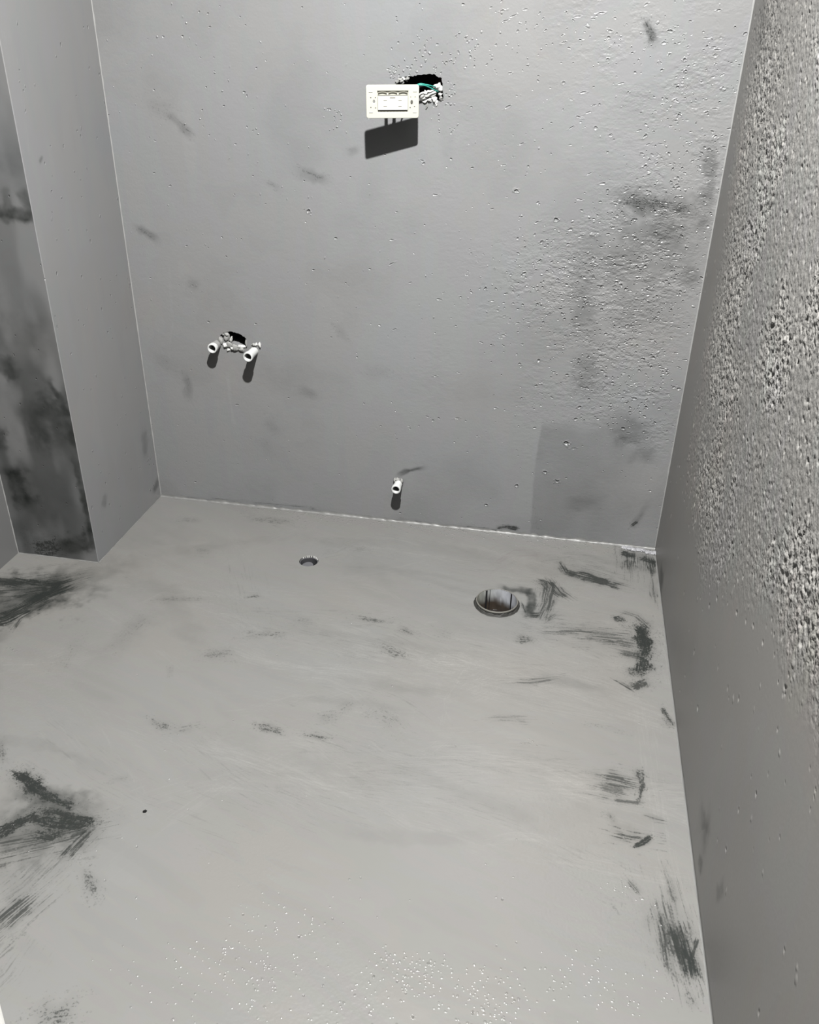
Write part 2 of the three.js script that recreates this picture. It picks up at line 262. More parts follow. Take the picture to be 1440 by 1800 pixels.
stroke(backArt, [0.063, 0.45, 0.111, 0.426], 0.0133, 0.10, 'g', BARE, 0.30);
stroke(backArt, [0.486, 0.381, 0.532, 0.375], 0.0206, 0.14, 's', BARE, 0.30);
stroke(backArt, [0.486, 0.381, 0.532, 0.375], 0.0110, 0.20, 'g', BARE, 0.30);
stroke(backArt, [0.189, 0.66, 0.217, 0.653], 0.0194, 0.11, 's', BARE, 0.30);
stroke(backArt, [0.189, 0.66, 0.217, 0.653], 0.0104, 0.15, 'g', BARE, 0.30);
stroke(backArt, [0.634, 0.999, 0.659, 1.008], 0.0131, 0.14, 's', BARE, 0.30);
stroke(backArt, [0.634, 0.999, 0.659, 1.008], 0.0070, 0.20, 'g', BARE, 0.30);
stroke(backArt, [0.428, 0.924, 0.456, 0.909], 0.0172, 0.09, 's', BARE, 0.30);
stroke(backArt, [0.428, 0.924, 0.456, 0.909], 0.0092, 0.12, 'g', BARE, 0.30);
stroke(backArt, [0.384, 0.283, 0.408, 0.25], 0.0279, 0.07, 's', BARE, 0.30);
stroke(backArt, [0.384, 0.283, 0.408, 0.25], 0.0149, 0.10, 'g', BARE, 0.30);
stroke(backArt, [0.364, 0.228, 0.386, 0.176], 0.0252, 0.05, 's', BARE, 0.30);
stroke(backArt, [0.364, 0.228, 0.386, 0.176], 0.0135, 0.07, 'g', BARE, 0.30);
stroke(backArt, [0.592, 0.578, 0.622, 0.534], 0.0194, 0.07, 's', BARE, 0.30);
stroke(backArt, [0.592, 0.578, 0.622, 0.534], 0.0104, 0.10, 'g', BARE, 0.30);
stroke(backArt, [0.668, 0.458, 0.746, 0.449], 0.0244, 0.05, 's', BARE, 0.30);
stroke(backArt, [0.668, 0.458, 0.746, 0.449], 0.0130, 0.07, 'g', BARE, 0.30);
stroke(backArt, [0.129, 1.094, 0.207, 1.071], 0.0287, 0.05, 's', BARE, 0.30);
stroke(backArt, [0.129, 1.094, 0.207, 1.071], 0.0153, 0.07, 'g', BARE, 0.30);
stroke(backArt, [0.761, 0.146, 0.784, 0.163, 0.81, 0.175, 0.839, 0.184], 0.0087, 0.70, 's', BARE, 0.25);
stroke(backArt, [1.052, 0.013, 1.085, 0.021, 1.117, 0.016], 0.0093, 0.90, 'b', BARE, 0.15);
stroke(backArt, [1.066, 0.004, 1.132, 0], 0.0057, 0.60, 'b', BARE, 0.15);
stroke(backArt, [1.429, 0.067, 1.448, 0.104, 1.463, 0.146], 0.0149, 0.50, 's', THIN, 0.30);
stroke(backArt, [1.429, 0.067, 1.439, 0.079], 0.0104, 0.80, 'b', BARE, 0.15);
stroke(backArt, [0.611, -0.004, 0.766, 0.001, 0.934, 0.003, 1.099, 0.004], 0.0077, 0.55, 'b', BARE, 0.10);
stroke(backArt, [0.029, 0.001, 0.331, 0.012, 0.594, 0.012], 0.0061, 0.30, 'b', BARE, 0.15);
stroke(backArt, [1.234, 0.105, 1.339, 0.136], 0.0249, 0.30, 's', THIN, 0.40);
stroke(backArt, [1.156, 0.096, 1.175, 0.025], 0.0129, 0.35, 'g', THIN, 0.15);
stroke(backArt, [0.276, 0.418, 0.278, 0.342, 0.283, 0.247], 0.0052, 0.50, 's', THICK, 0.15);
stroke(backArt, [0.136, 0.561, 0.109, 0.462, 0.111, 0.429], 0.0033, 0.35, 's', THICK, 0.15);
stroke(backArt, [0.141, 0.699, 0.133, 0.561], 0.0050, 0.30, 's', THICK, 0.15);
stroke(backArt, [0.862, 1.09, 0.88, 0.968], 0.0187, 0.12, 's', THIN, 0.40);
stroke(backArt, [0.992, 0.15, 1.014, 0.061], 0.0428, 0.20, 's', THICK, 0.30);
stroke(rightArt, [1.04, 0.083, 1.084, 0.108, 1.076, 0.082], 0.0353, 0.55, 's', BARE, 0.40);
stroke(rightArt, [0.16, 0.014, 0.223, 0.014], 0.0504, 0.70, 's', BARE, 0.15);
stroke(rightArt, [1.088, 0.043, 1.113, 0.05], 0.0176, 0.60, 's', BARE, 0.15);
stroke(rightArt, [1.215, 0.112, 1.232, 0.154], 0.0149, 0.30, 's', BARE, 0.15);
stroke(rightArt, [0.158, 1.288, 0.129, 1.26], 0.0796, 0.30, 's', BARE, 0.40);
stroke(frontArt, [0.105, 0.895, 0.038, 0.893, -0.004, 0.884], 0.0171, 0.72, 's', BARE, 0.20);
stroke(frontArt, [0.021, 0.942, 0.007, 0.919, -0.004, 0.886], 0.0152, 0.68, 's', BARE, 0.20);
stroke(frontArt, [0.052, 0.946, 0.056, 0.905], 0.0126, 0.34, 's', BARE, 0.15);
stroke(frontArt, [0.192, 0.539, 0.145, 0.537, 0.132, 0.486], 0.0280, 0.59, 's', BARE, 0.30);
stroke(frontArt, [0.048, 0.517, 0.022, 0.467, 0.006, 0.412], 0.0153, 0.64, 's', BARE, 0.15);
stroke(frontArt, [0.118, 0.436, 0.078, 0.41, 0.047, 0.375, 0.028, 0.33], 0.0590, 0.59, 's', BARE, 0.30);
stroke(frontArt, [0.027, 0.399, 0, 0.394, 0.004, 0.317], 0.0201, 0.59, 's', BARE, 0.20);
stroke(frontArt, [0.113, 0.353, 0.096, 0.323], 0.0329, 0.47, 's', BARE, 0.30);
stroke(frontArt, [0.206, 0.261, 0.192, 0.208, 0.171, 0.155], 0.0423, 0.81, 's', BARE, 0.20);
stroke(frontArt, [0.211, 0.374, 0.21, 0.312], 0.0261, 0.59, 's', BARE, 0.15);
stroke(frontArt, [0.219, 0.103, 0.152, 0.094, 0.072, 0.086], 0.0643, 0.42, 's', THIN, 0.30);
stroke(frontArt, [0.184, 0.022, 0.142, 0.022, 0.106, 0.034], 0.0322, 0.77, 'g', BARE, 0.20);
stroke(frontArt, [0.099, 0.028, 0.046, 0.049, 0, 0.069], 0.0307, 0.77, 's', BARE, 0.20);
stroke(frontArt, [0.012, 0.316, 0.008, 0.187, 0.007, 0.05], 0.0128, 0.68, 's', BARE, 0.10);
stroke(frontArt, [0.136, 0.457, 0.088, 0.603, 0.087, 0.737], 0.0532, 0.30, 's', THIN, 0.30);
stroke(frontArt, [0.018, 1.038, 0.023, 0.959], 0.0410, 0.34, 's', THIN, 0.30);
stroke(frontArt, [0.085, 0.261, 0.076, 0.146], 0.0693, 0.30, 's', THIN, 0.30);
stroke(frontArt, [0.047, 0.661, 0.02, 0.581], 0.0386, 0.26, 's', THIN, 0.30);
stroke(sideArt, [0.004, 0.055, 0.04, 0.04], 0.0184, 0.40, 's', BARE, 0.15);
stroke(sideArt, [0.05, 0.234, 0.056, 0.165], 0.0211, 0.25, 's', BARE, 0.15);
stroke(sideArt, [0.31, 1.002, 0.324, 0.992], 0.0076, 0.40, 's', BARE, 0.15);
stroke(sideArt, [0.299, 0.16, 0.316, 0.134], 0.0151, 0.30, 's', BARE, 0.15);
stroke(sideArt, [0.332, 1.153, 0.364, 1.003], 0.0124, 0.35, 'b', THICK, 0.15);
stroke(sideArt, [0.339, 1.236, 0.349, 1.164], 0.0283, 0.30, 'b', THICK, 0.15);
// ------------------------------------------------------------------ relief and tone of the paint
const PAINT = [0.0645, 0.0636, 0.0608], WALLPAINT = [0.0832, 0.0838, 0.0845], WARMPAINT = [0.0830, 0.0810, 0.0770], CEMENT = [0.0068, 0.0076, 0.0070];
floorArt.all((k, x, y) => {
  const wx = x + 0.12 * (fbm(x * 2.2, y * 2.2 + 7, 2) - 0.5), wy = y + 0.12 * (fbm(x * 2.2 + 31, y * 2.2, 2) - 0.5), sweep = fbm((wx * 0.9 + wy * 0.35) * 5, (wy * 0.95 - wx * 0.3) * 30, 4);
  floorArt.coat[k] *= 0.95 + 0.05 * fbm(x * 3.1 + 2, y * 3.6, 3) + 0.10 * (sweep - 0.5);
  floorArt.bare[k] = 1 - (1 - floorArt.bare[k]) * (1 - 0.10 * sstep(0.55, 0.85, 0.6 * sweep + 0.4 * fbm(x * 6 + 30, y * 8, 3)));
  const stipple = sstep(0.48, 0.72, fbm(x * 5 + 60, y * 5 + 4, 2));
  floorArt.z[k] += 0.0004 * fbm(x * 24, y * 40, 3) + 0.0003 * sweep + (0.00004 + 0.00022 * stipple) * (fbm(x * 260, y * 260, 2) - 0.5);
});
// the broad sweeps of the brush across the floor, mostly side to side, thicker here and thinner there
for (let i = 0; i < 150; i++) {
  const right = i < 105, x = right ? 0.85 + rnd() * 0.85 : 0.15 + rnd() * 0.9, y = 0.08 + rnd() * 1.02, t = right ? (rnd() - 0.5) * 0.6 + 0.1 : (rnd() - 0.5) * 2.2, l = 0.08 + rnd() * 0.2, c = (rnd() - 0.5) * 0.07, ct = Math.cos(t), st = Math.sin(t);
  const P = [-1, -0.4, 0.2, 1].flatMap((s) => [x + ct * s * l - st * c * (1 - s * s), y + st * s * l + ct * c * (1 - s * s)]), thin = rnd() < 0.4;
  floorArt.stroke(P, 0.012 + rnd() * 0.028, thin ? 0.06 + rnd() * 0.10 : 0.2 + rnd() * (right ? 0.4 : 0.15), thin && rnd() < 0.5 ? 's' : 'b', thin ? THIN : THICK, 0.3);
}
const grains = (cx, cy, r, n, k = 1) => { for (let i = 0; i < n; i++) { const a = rnd() * 6.283, q = r * Math.sqrt(-2 * Math.log(1 - rnd() * 0.98)) * 0.6, s = 0.0009 + 0.0010 * rnd(); floorArt.dot(cx + Math.cos(a) * q * 1.5, cy + Math.sin(a) * q, s, s * (0.8 + 0.5 * rnd()), rnd() * 3, (0.0004 + 0.0007 * rnd()) * k, 0); } };
for (const [x, y, r, n] of [[1.286, 1.358, 0.035, 70], [1.318, 1.342, 0.03, 50], [1.426, 1.367, 0.04, 60], [1.405, 1.405, 0.04, 70], [1.025, 1.391, 0.04, 40], [1.096, 1.328, 0.06, 60], [1.067, 1.406, 0.04, 40], [1.25, 1.435, 0.07, 90], [1.584, 1.308, 0.05, 40], [1.632, 1.136, 0.02, 14], [1.593, 1.325, 0.04, 24], [0.966, 1.466, 0.06, 40], [1.491, 1.336, 0.05, 20], [0.264, 0.769, 0.012, 10], [1.45, 0.83, 0.01, 10]]) grains(x, y, r, n);
scatter(800, 0.3, 1.74, 0.3, 1.6, (x, y) => 0.08 + 0.3 * sstep(1.0, 1.35, y), (x, y) => { const s = 0.0009 + rnd() * 0.0010; floorArt.dot(x, y, s, s, 0, rnd() < 0.35 ? -0.0012 : 0.0010, 0.1); });
for (const [x, y] of [[1.32, 1.42], [1.43, 1.20], [1.02, 1.31], [1.12, 1.33]]) floorArt.dot(x, y, 0.0022, 0.0022, 0, -0.0018);
scatter(900, 0.55, 1.74, 0, 0.06, (x, y) => (1 - y / 0.07) * 0.8, (x, y) => floorArt.dot(x, y, 0.0014 + rnd() * 0.002, 0.0014 + rnd() * 0.0014, rnd() * 3, 0.001 * rnd() + 0.0004, 0));

// back wall: sparse pits on the left, chatter marks and torn render towards the right
const rip = (x, y) => { // how torn the render is
  const a = (cx, cy, r) => Math.exp(-(((x - cx) / r) ** 2 + ((y - cy) / r) ** 2));
  return Math.min(1, 1.1 * a(1.30, 0.56, 0.10) + a(1.35, 0.42, 0.08) + a(1.33, 0.80, 0.13) + 0.9 * a(1.22, 0.72, 0.13) + 0.7 * a(1.42, 0.98, 0.12) + 0.7 * a(1.42, 0.70, 0.09) + 0.7 * a(1.42, 0.50, 0.07) + 0.4 * a(1.15, 0.45, 0.1) + 0.6 * a(1.40, 1.18, 0.14) + 0.5 * a(1.45, 0.35, 0.07) + 0.5 * a(1.05, 0.7, 0.12) + 0.4 * a(1.18, 1.25, 0.12));
};
backArt.all((k, x, y) => {
  backArt.coat[k] *= 0.95 + 0.10 * fbm(x * 2.6 + 5, y * 1.9 + 3, 3) + 0.03 * fbm(x * 30, y * 4, 2);
  backArt.bare[k] = 1 - (1 - backArt.bare[k]) * (1 - 0.10 * sstep(0.45, 0.85, fbm(x * 6 + 41, y * 7 + 12, 4)));
  const rough = sstep(0.5, 1.25, x) * (0.25 + 0.75 * sstep(0.15, 0.45, y));
  backArt.z[k] += 0.0011 * fbm(x * 7, y * 7, 3) + (0.00005 + 0.0006 * rough * sstep(0.42, 0.75, fbm(x * 7 + 9, y * 7 + 31, 3))) * fbm(x * 85, y * 170, 4) + 0.00014 * (fbm(x * 280, y * 280, 2) - 0.5) + 0.00016 * fbm(x * 60, y * 90, 2) + rip(x, y) * 0.0046 * (0.45 * fbm(x * 48 + 3, y * 105, 3) + 0.35 * fbm(x * 110 + 3, y * 200, 3) + 0.2 * fbm(x * 300, y * 380, 2) - 0.5) * sstep(0.3, 0.55, fbm(x * 18 + 70, y * 22, 3));
});
scatter(2600, 0, 1.5, 0.02, 1.45, (x, y) => 0.09 + 0.18 * sstep(0.55, 1.15, x) * sstep(0.1, 0.4, y), (x, y) => { const r = 0.0010 + 0.0018 * rnd() ** 2; backArt.dot(x, y, r * (0.8 + rnd() * 1.2), r * (0.6 + 0.4 * rnd()), rnd() * 0.6 - 0.3, -(0.0006 + 0.0014 * rnd()), 0.1); });
scatter(1900, 0.7, 1.5, 0.2, 1.4, (x, y) => 0.06 + 0.55 * rip(x, y), (x, y) => backArt.dot(x, y, 0.0022 + 0.007 * rnd() ** 2, 0.0010 + 0.0010 * rnd(), rnd() * 0.9 - 0.3, -(0.0006 + 0.001 * rnd()), 0.3));
scatter(3200, 0.85, 1.5, 0.2, 1.45, (x, y) => rip(x, y) ** 1.5, (x, y) => { const r = 0.0012 + 0.002 * rnd() ** 2; backArt.dot(x, y, r * (1 + rnd()), r, rnd() * 1.4 - 0.7, rnd() < 0.75 ? -(0.0008 + 0.0016 * rnd()) : 0.001, 0.3); });
for (const [cx, cy, r, n] of [[0.80, 1.20, 0.05, 40], [0.90, 1.215, 0.03, 25], [0.745, 1.175, 0.012, 14], [0.86, 1.08, 0.03, 14], [0.60, 1.07, 0.02, 12], [0.875, 1.13, 0.02, 12], [1.0, 1.25, 0.06, 20], [0.3, 1.2, 0.1, 14], [0.33, 1.05, 0.08, 10]]) for (let i = 0; i < n; i++) { const a = rnd() * 6.283, q = r * Math.sqrt(rnd()) * 1.3; backArt.dot(cx + Math.cos(a) * q, cy + Math.sin(a) * q, 0.001 + rnd() * 0.0018, 0.0012 + rnd() * 0.0022, rnd() * 3, rnd() < 0.5 ? 0.0012 : -0.0013, 0.2); }
scatter(500, 0, 1.5, 0.6, 1.45, (x, y) => 0.3, (x, y) => backArt.dot(x, y, 0.001 + rnd() * 0.001, 0.0015 + rnd() * 0.002, rnd() - 0.5, 0.0008 * rnd() + 0.0003, 0));
for (const [x, y, r] of [[1.222, 0.297, 0.0062], [1.10, 0.155, 0.004], [1.175, 0.205, 0.0045], [1.21, 0.18, 0.005], [1.04, 0.93, 0.004], [1.14, 0.87, 0.004], [0.53, 0.86, 0.004], [1.02, 0.085, 0.003]]) backArt.dot(x, y, r * 1.3, r, 0, -0.0026, 0.3);

backArt.all((k, x, y) => { // a patch low on the right that took only one coat, with a straight left edge
  if (y > 0.42 || x < 1.12) return;
  const e = 0.004 * (fbm(x * 60, y * 60, 2) - 0.5), m = sstep(1.149, 1.156, x + e + 0.006 * Math.sin(y * 9)) * (1 - sstep(0.325, 0.370, y + e * 2 + 0.02 * sstep(1.2, 1.3, x) * (fbm(x * 20, 3, 2) - 0.5))) * (1 - sstep(1.30, 1.47, x + 0.1 * (fbm(x * 9, y * 9, 2) - 0.5)));
  backArt.bare[k] = 1 - (1 - backArt.bare[k]) * (1 - m * (0.12 + 0.20 * fbm(x * 14, y * 14, 3)));
});
// right wall: coarse render (built) and the paint's own grain (fine relief)
const torn = (z, y) => {
  const lo = z < 0.24 ? 0.62 - 0.9 * z : z < 0.7 ? 0.36 + 0.05 * z : z < 1.15 ? 0.39 + 0.46 * (z - 0.7) : 0.6, band = sstep(0.07, 0.36, z + 0.13 * sstep(0.8, 1.2, y) - 0.04);
  return band * sstep(lo - 0.09, lo + 0.10, y + 0.10 * (fbm(z * 9, y * 9 + 40, 3) - 0.5)) * (0.35 + 0.65 * sstep(0.36, 0.56, fbm(z * 6 + 3, y * 6 + 5, 3)));
};
rightRelief.all((k, z, y) => { rightRelief.z[k] = 0.0012 * fbm(z * 5, y * 5, 2) + torn(z, y) * (0.0022 * (fbm(z * 110, y * 100, 2) - 0.5) - 0.0016 * sstep(0.55, 0.3, noise(z * 190 + 7, y * 150)) + 0.0009 * sstep(0.6, 0.8, noise(z * 170 + 31, y * 140))); });
scatter(26000, 0, 1.74, 0.1, 1.5, (z, y) => torn(z, y), (z, y) => { const r = 0.0016 + 0.0032 * rnd() ** 2; rightRelief.dot(z, y, r * (0.8 + rnd() * 0.6), r * (0.8 + rnd() * 0.9), rnd() * 3, rnd() < 0.7 ? -(0.0006 + 0.0016 * rnd()) : 0.0004 + 0.0009 * rnd(), 0.2); });
scatter(900, 0.02, 1.74, 0.03, 1.0, (z, y) => (1 - torn(z, y)) * (0.12 + 0.3 * sstep(0.1, 0.5, y)), (z, y) => { const r = 0.0015 + 0.003 * rnd() ** 2; rightRelief.dot(z, y, r, r * (1 + rnd()), 0, rnd() < 0.6 ? -(0.0006 + 0.0012 * rnd()) : 0.0007, 0.2); });
rightArt.all((k, z, y) => {
  rightArt.coat[k] *= 0.94 + 0.10 * fbm(z * 3 + 8, y * 2.4 + 6, 3) + 0.03 * fbm(z * 30, y * 5, 2);
  rightArt.z[k] += 0.00008 * fbm(z * 200, y * 200, 3) + torn(z, y) * 0.0017 * (0.6 * fbm(z * 300, y * 300, 2) + 0.4 * noise(z * 560, y * 560));
});
for (const art of [sideArt, frontArt]) art.all((k, x, y) => {
  art.coat[k] *= 0.94 + 0.10 * fbm(x * 4 + 8, y * 3 + 6, 3) + 0.04 * fbm(x * 40, y * 6, 2);
  if (art === frontArt) { art.bare[k] = 1 - (1 - art.bare[k]) * (1 - (0.26 + 0.42 * sstep(0.42, 0.7, fbm(x * 12 + 3, y * 5 + 9, 3)) * (1 - 0.6 * sstep(0.4, 0.9, y)))); }
  art.z[k] += 0.0005 * fbm(x * 9, y * 9, 3) + 0.00006 * fbm(x * 150, y * 90, 3);
});
scatter(260, 0, 0.4, 0.03, 1.45, () => 0.5, (x, y) => sideArt.dot(x, y, 0.0012 + 0.0012 * rnd(), 0.002 + 0.003 * rnd(), rnd() - 0.5, rnd() < 0.5 ? -0.001 : 0.0008));
scatter(120, 0, 0.24, 0.03, 1.45, () => 0.5, (x, y) => frontArt.dot(x, y, 0.0015, 0.002 + 0.002 * rnd(), 0, -0.001));

// ------------------------------------------------------------------ materials
const GLOSS = { roughness: 0.31, metalness: 0 };
const std = (o) => new THREE.MeshPhysicalMaterial({ roughness: 0.5, metalness: 0, specularIntensity: 0.5, ...o });
const floorMat = std({ ...GLOSS, ...floorArt.maps(PAINT, CEMENT) });
const backMat = std({ ...GLOSS, ...backArt.maps(WALLPAINT, CEMENT) });
const rightMat = std({ ...GLOSS, roughness: 0.46, ...rightArt.maps(WARMPAINT, CEMENT) });
const sideMat = std({ ...GLOSS, ...sideArt.maps(WALLPAINT, CEMENT) });
const frontMat = std({ ...GLOSS, ...frontArt.maps(WALLPAINT, CEMENT) });
const plainPaint = std({ color: new THREE.Color().setRGB(0.06, 0.06, 0.06), roughness: 0.4 });
const rgb = (r, g, b) => new THREE.Color().setRGB(r * 0.35, g * 0.35, b * 0.35);
const beadMat = std({ color: rgb(0.30, 0.30, 0.295), roughness: 0.42 }), wetMat = std({ color: rgb(0.17, 0.17, 0.165), roughness: 0.42 });
const blobMat = std({ color: rgb(0.30, 0.30, 0.315), roughness: 0.5 });
const plaster = std({ color: rgb(0.62, 0.62, 0.60), roughness: 0.8 }), greyPlaster = std({ color: rgb(0.27, 0.27, 0.26), roughness: 0.7 });
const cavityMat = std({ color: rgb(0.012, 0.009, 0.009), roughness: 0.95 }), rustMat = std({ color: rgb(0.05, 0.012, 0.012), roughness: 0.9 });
const cream = std({ color: rgb(0.66, 0.655, 0.57), roughness: 0.35 }), white = std({ color: rgb(0.70, 0.70, 0.68), roughness: 0.35 });
const slotGrey = std({ color: rgb(0.30, 0.29, 0.24), roughness: 0.6 }), holeDark = std({ color: rgb(0.10, 0.095, 0.075), roughness: 0.7 }), steel = std({ color: rgb(0.5, 0.49, 0.45), roughness: 0.35, metalness: 0.8 });
const pvc = std({ color: rgb(0.62, 0.63, 0.62), roughness: 0.35 }), greenWire = std({ color: rgb(0.03, 0.30, 0.24), roughness: 0.45 }), blackWire = std({ color: rgb(0.012, 0.012, 0.014), roughness: 0.5 });
const cementMat = std({ color: rgb(0.05, 0.052, 0.048), roughness: 0.85, bumpMap: floorMat.bumpMap, bumpScale: 0.004 });

// ------------------------------------------------------------------ building
const used = new Map();
const numbered = (n) => { const k = used.get(n) ?? 0; used.set(n, k + 1); return k ? n + '_' + String(k).padStart(3, '0') : n; };
function mesh(name, geo, mat, parent = scene) { const m = new THREE.Mesh(Array.isArray(geo) ? (geo.length > 1 ? mergeGeometries(geo.map((g) => (g.index ? g.toNonIndexed() : g))) : geo[0]) : geo, mat); m.name = numbered(name); m.castShadow = m.receiveShadow = true; parent.add(m); return m; }
function struct(name, geo, mat) { const m = mesh(name, geo, mat); m.userData.kind = 'structure'; return m; }
function thing(name, label, category, pos = [0, 0, 0], group) { const g = new THREE.Group(); g.name = numbered(name); g.position.set(...pos); g.userData = group ? { label, category, group } : { label, category }; scene.add(g); return g; }
const box = (x0, x1, y0, y1, z0, z1) => new THREE.BoxGeometry(x1 - x0, y1 - y0, z1 - z0).translate((x0 + x1) / 2, (y0 + y1) / 2, (z0 + z1) / 2);
function uvBy(g, f) { if (g.index) g = g.toNonIndexed(); const p = g.attributes.position, uv = new Float32Array(p.count * 2); for (let i = 0; i < p.count; i++) { const [u, v] = f(p.getX(i), p.getY(i), p.getZ(i)); uv[i * 2] = u; uv[i * 2 + 1] = v; } g.setAttribute('uv', new THREE.BufferAttribute(uv, 2)); return g; }
const pathOf = (pts, C = THREE.Path) => { const s = new C(); pts.forEach(([x, y], i) => (i ? s.lineTo(x, y) : s.moveTo(x, y))); s.closePath(); return s; };
const tube = (pts, r, n = 24, m = 10) => new THREE.TubeGeometry(new THREE.CatmullRomCurve3(pts.map((q) => new THREE.Vector3(...q))), n, r, m, false);
// a broken lump: an icosahedron pushed in and out
function lump(sx, sy, sz, rough = 0.5, detail = 1) {
  const g = mergeVertices(new THREE.IcosahedronGeometry(1, detail).deleteAttribute('normal').deleteAttribute('uv')), p = g.attributes.position, o = rnd() * 60;
  for (let i = 0; i < p.count; i++) { const x = p.getX(i), y = p.getY(i), z = p.getZ(i), k = 1 + rough * (noise(x * 2 + o, y * 2 + z * 1.7 + o) - 0.5) * 2; p.setXYZ(i, x * sx * k, y * sy * k, z * sz * k); }
  g.computeVertexNormals(); const q = g.toNonIndexed(); q.setAttribute('uv', new THREE.BufferAttribute(new Float32Array(q.attributes.position.count * 2), 2)); return q;
}
// a jagged closed outline from coarse corners
function ragged(pts, amp, per = 5) {
  const out = [];
  pts.forEach(([x, y], i) => { const [X, Y] = pts[(i + 1) % pts.length], dx = X - x, dy = Y - y, l = Math.hypot(dx, dy); for (let k = 0; k < per; k++) { const t = k / per, j = (rnd() - 0.5) * 2 * amp * (k ? 1 : 0.4); out.push([x + dx * t - dy / l * j, y + dy * t + dx / l * j]); } });
  return out;
}
const X_LEFT = -1.7096, X_PILLAR = -1.4745, Z_PILLAR = 0.386, Z_DOOR = 1.66, H = 2.62;
const BIG = [-0.410, 0.357], SMALL = [-0.928, 0.263];

// ------------------------------------------------------------------ the room
{ // floor with two round openings
  const s = pathOf([[-1.83, 0.12], [0.12, 0.12], [0.12, -3.2], [-1.83, -3.2]], THREE.Shape);
  for (const [[x, z], r] of [[BIG, 0.0555], [SMALL, 0.0258]]) { const c = new THREE.Path(); c.absellipse(x, -z, r, r, 0, Math.PI * 2); s.holes.push(c); }
  const g = new THREE.ExtrudeGeometry(s, { depth: 0.16, bevelEnabled: false, curveSegments: 64 }).rotateX(-Math.PI / 2).translate(0, -0.16, 0);
  struct('floor', uvBy(g, (x, y, z) => [(x + 1.75) / 1.75, z / 1.75]), floorMat);
}
const outletHole = ragged([[-0.7514, 1.1508], [-0.7435, 1.1625], [-0.7254, 1.1647], [-0.7114, 1.165], [-0.6974, 1.168], [-0.6756, 1.1711], [-0.6596, 1.1697], [-0.6515, 1.1647], [-0.6446, 1.1648], [-0.643, 1.1482], [-0.6404, 1.1323], [-0.639, 1.1198], [-0.6461, 1.1232], [-0.6558, 1.1124], [-0.662, 1.1174], [-0.6702, 1.1208], [-0.6821, 1.1153], [-0.6923, 1.1184], [-0.7227, 1.1194], [-0.7432, 1.1332]], 0.0016, 4);
const pipeHole = ragged([[-1.2004, 0.5367], [-1.1916, 0.535], [-1.1758, 0.5306], [-1.1637, 0.5244], [-1.1581, 0.516], [-1.1649, 0.4977], [-1.1697, 0.4947], [-1.1839, 0.4981], [-1.1944, 0.5026], [-1.2033, 0.5037], [-1.2124, 0.5039], [-1.2191, 0.5097], [-1.2278, 0.5143], [-1.2341, 0.5236], [-1.2243, 0.5314], [-1.2132, 0.5345]], 0.0012, 3);
const wallBack = (() => {
  const s = pathOf([[-1.83, 0], [0.12, 0], [0.12, H], [-1.83, H]], THREE.Shape); s.holes.push(pathOf(outletHole), pathOf(pipeHole));
  const g = new THREE.ExtrudeGeometry(s, { depth: 0.08, bevelEnabled: false }).translate(0, 0, -0.08);
  return struct('wall_back', uvBy(g, (x, y) => [(x + 1.5) / 1.5, y / 1.5]), backMat);
})();
{ // the dark space behind the two openings
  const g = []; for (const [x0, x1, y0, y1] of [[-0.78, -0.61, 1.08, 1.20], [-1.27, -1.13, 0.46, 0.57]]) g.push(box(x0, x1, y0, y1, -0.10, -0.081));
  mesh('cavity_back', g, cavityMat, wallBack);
  mesh('rust_patch', [lump(0.014, 0.012, 0.006, 0.6, 2).translate(-0.655, 1.155, -0.066)], rustMat, wallBack);
}
{ // right wall: coarse render built as geometry as far as the doorway, plain beyond
  const nz = 830, ny = 740, Z = Z_DOOR, Y = 1.48, pos = new Float32Array((nz + 1) * (ny + 1) * 3), uv = new Float32Array((nz + 1) * (ny + 1) * 2), idx = [];
  for (let j = 0; j <= ny; j++) for (let i = 0; i <= nz; i++) {
    const z = i / nz * Z, y = j / ny * Y, k = j * (nz + 1) + i, e = sstep(0, 0.012, z) * sstep(0, 0.012, y) * sstep(0, 0.02, Y - y) * sstep(0, 0.02, Z - z);
    pos[k * 3] = -rightRelief.sample(z, y) * e; pos[k * 3 + 1] = y; pos[k * 3 + 2] = z; uv[k * 2] = z / 1.75; uv[k * 2 + 1] = y / 1.5;
    if (i < nz && j < ny) idx.push(k, k + 1, k + nz + 1, k + 1, k + nz + 2, k + nz + 1);
  }
  const g = new THREE.BufferGeometry(); g.setAttribute('position', new THREE.BufferAttribute(pos, 3)); g.setAttribute('uv', new THREE.BufferAttribute(uv, 2)); g.setIndex(idx); g.computeVertexNormals();
  { const n = g.attributes.normal; if (n.getX(nz * 300) > 0) { for (let i = 0; i < idx.length; i += 3) { const t = idx[i]; idx[i] = idx[i + 1]; idx[i + 1] = t; } g.setIndex(idx); g.computeVertexNormals(); } }
  const f = (x, y, z) => [z / 1.75, y / 1.5];
  const rest = [box(0.004, 0.12, 0, H, 0, 3.2), box(0, 0.004, Y, H, 0, 3.2), box(0, 0.004, 0, Y, Z, 3.2)].map((b) => uvBy(b, f));
  struct('wall_right', [g.toNonIndexed(), ...rest], rightMat);
}
struct('wall_left', [box(X_LEFT - 0.12, X_LEFT, 0, H, 0, 3.2)], plainPaint);
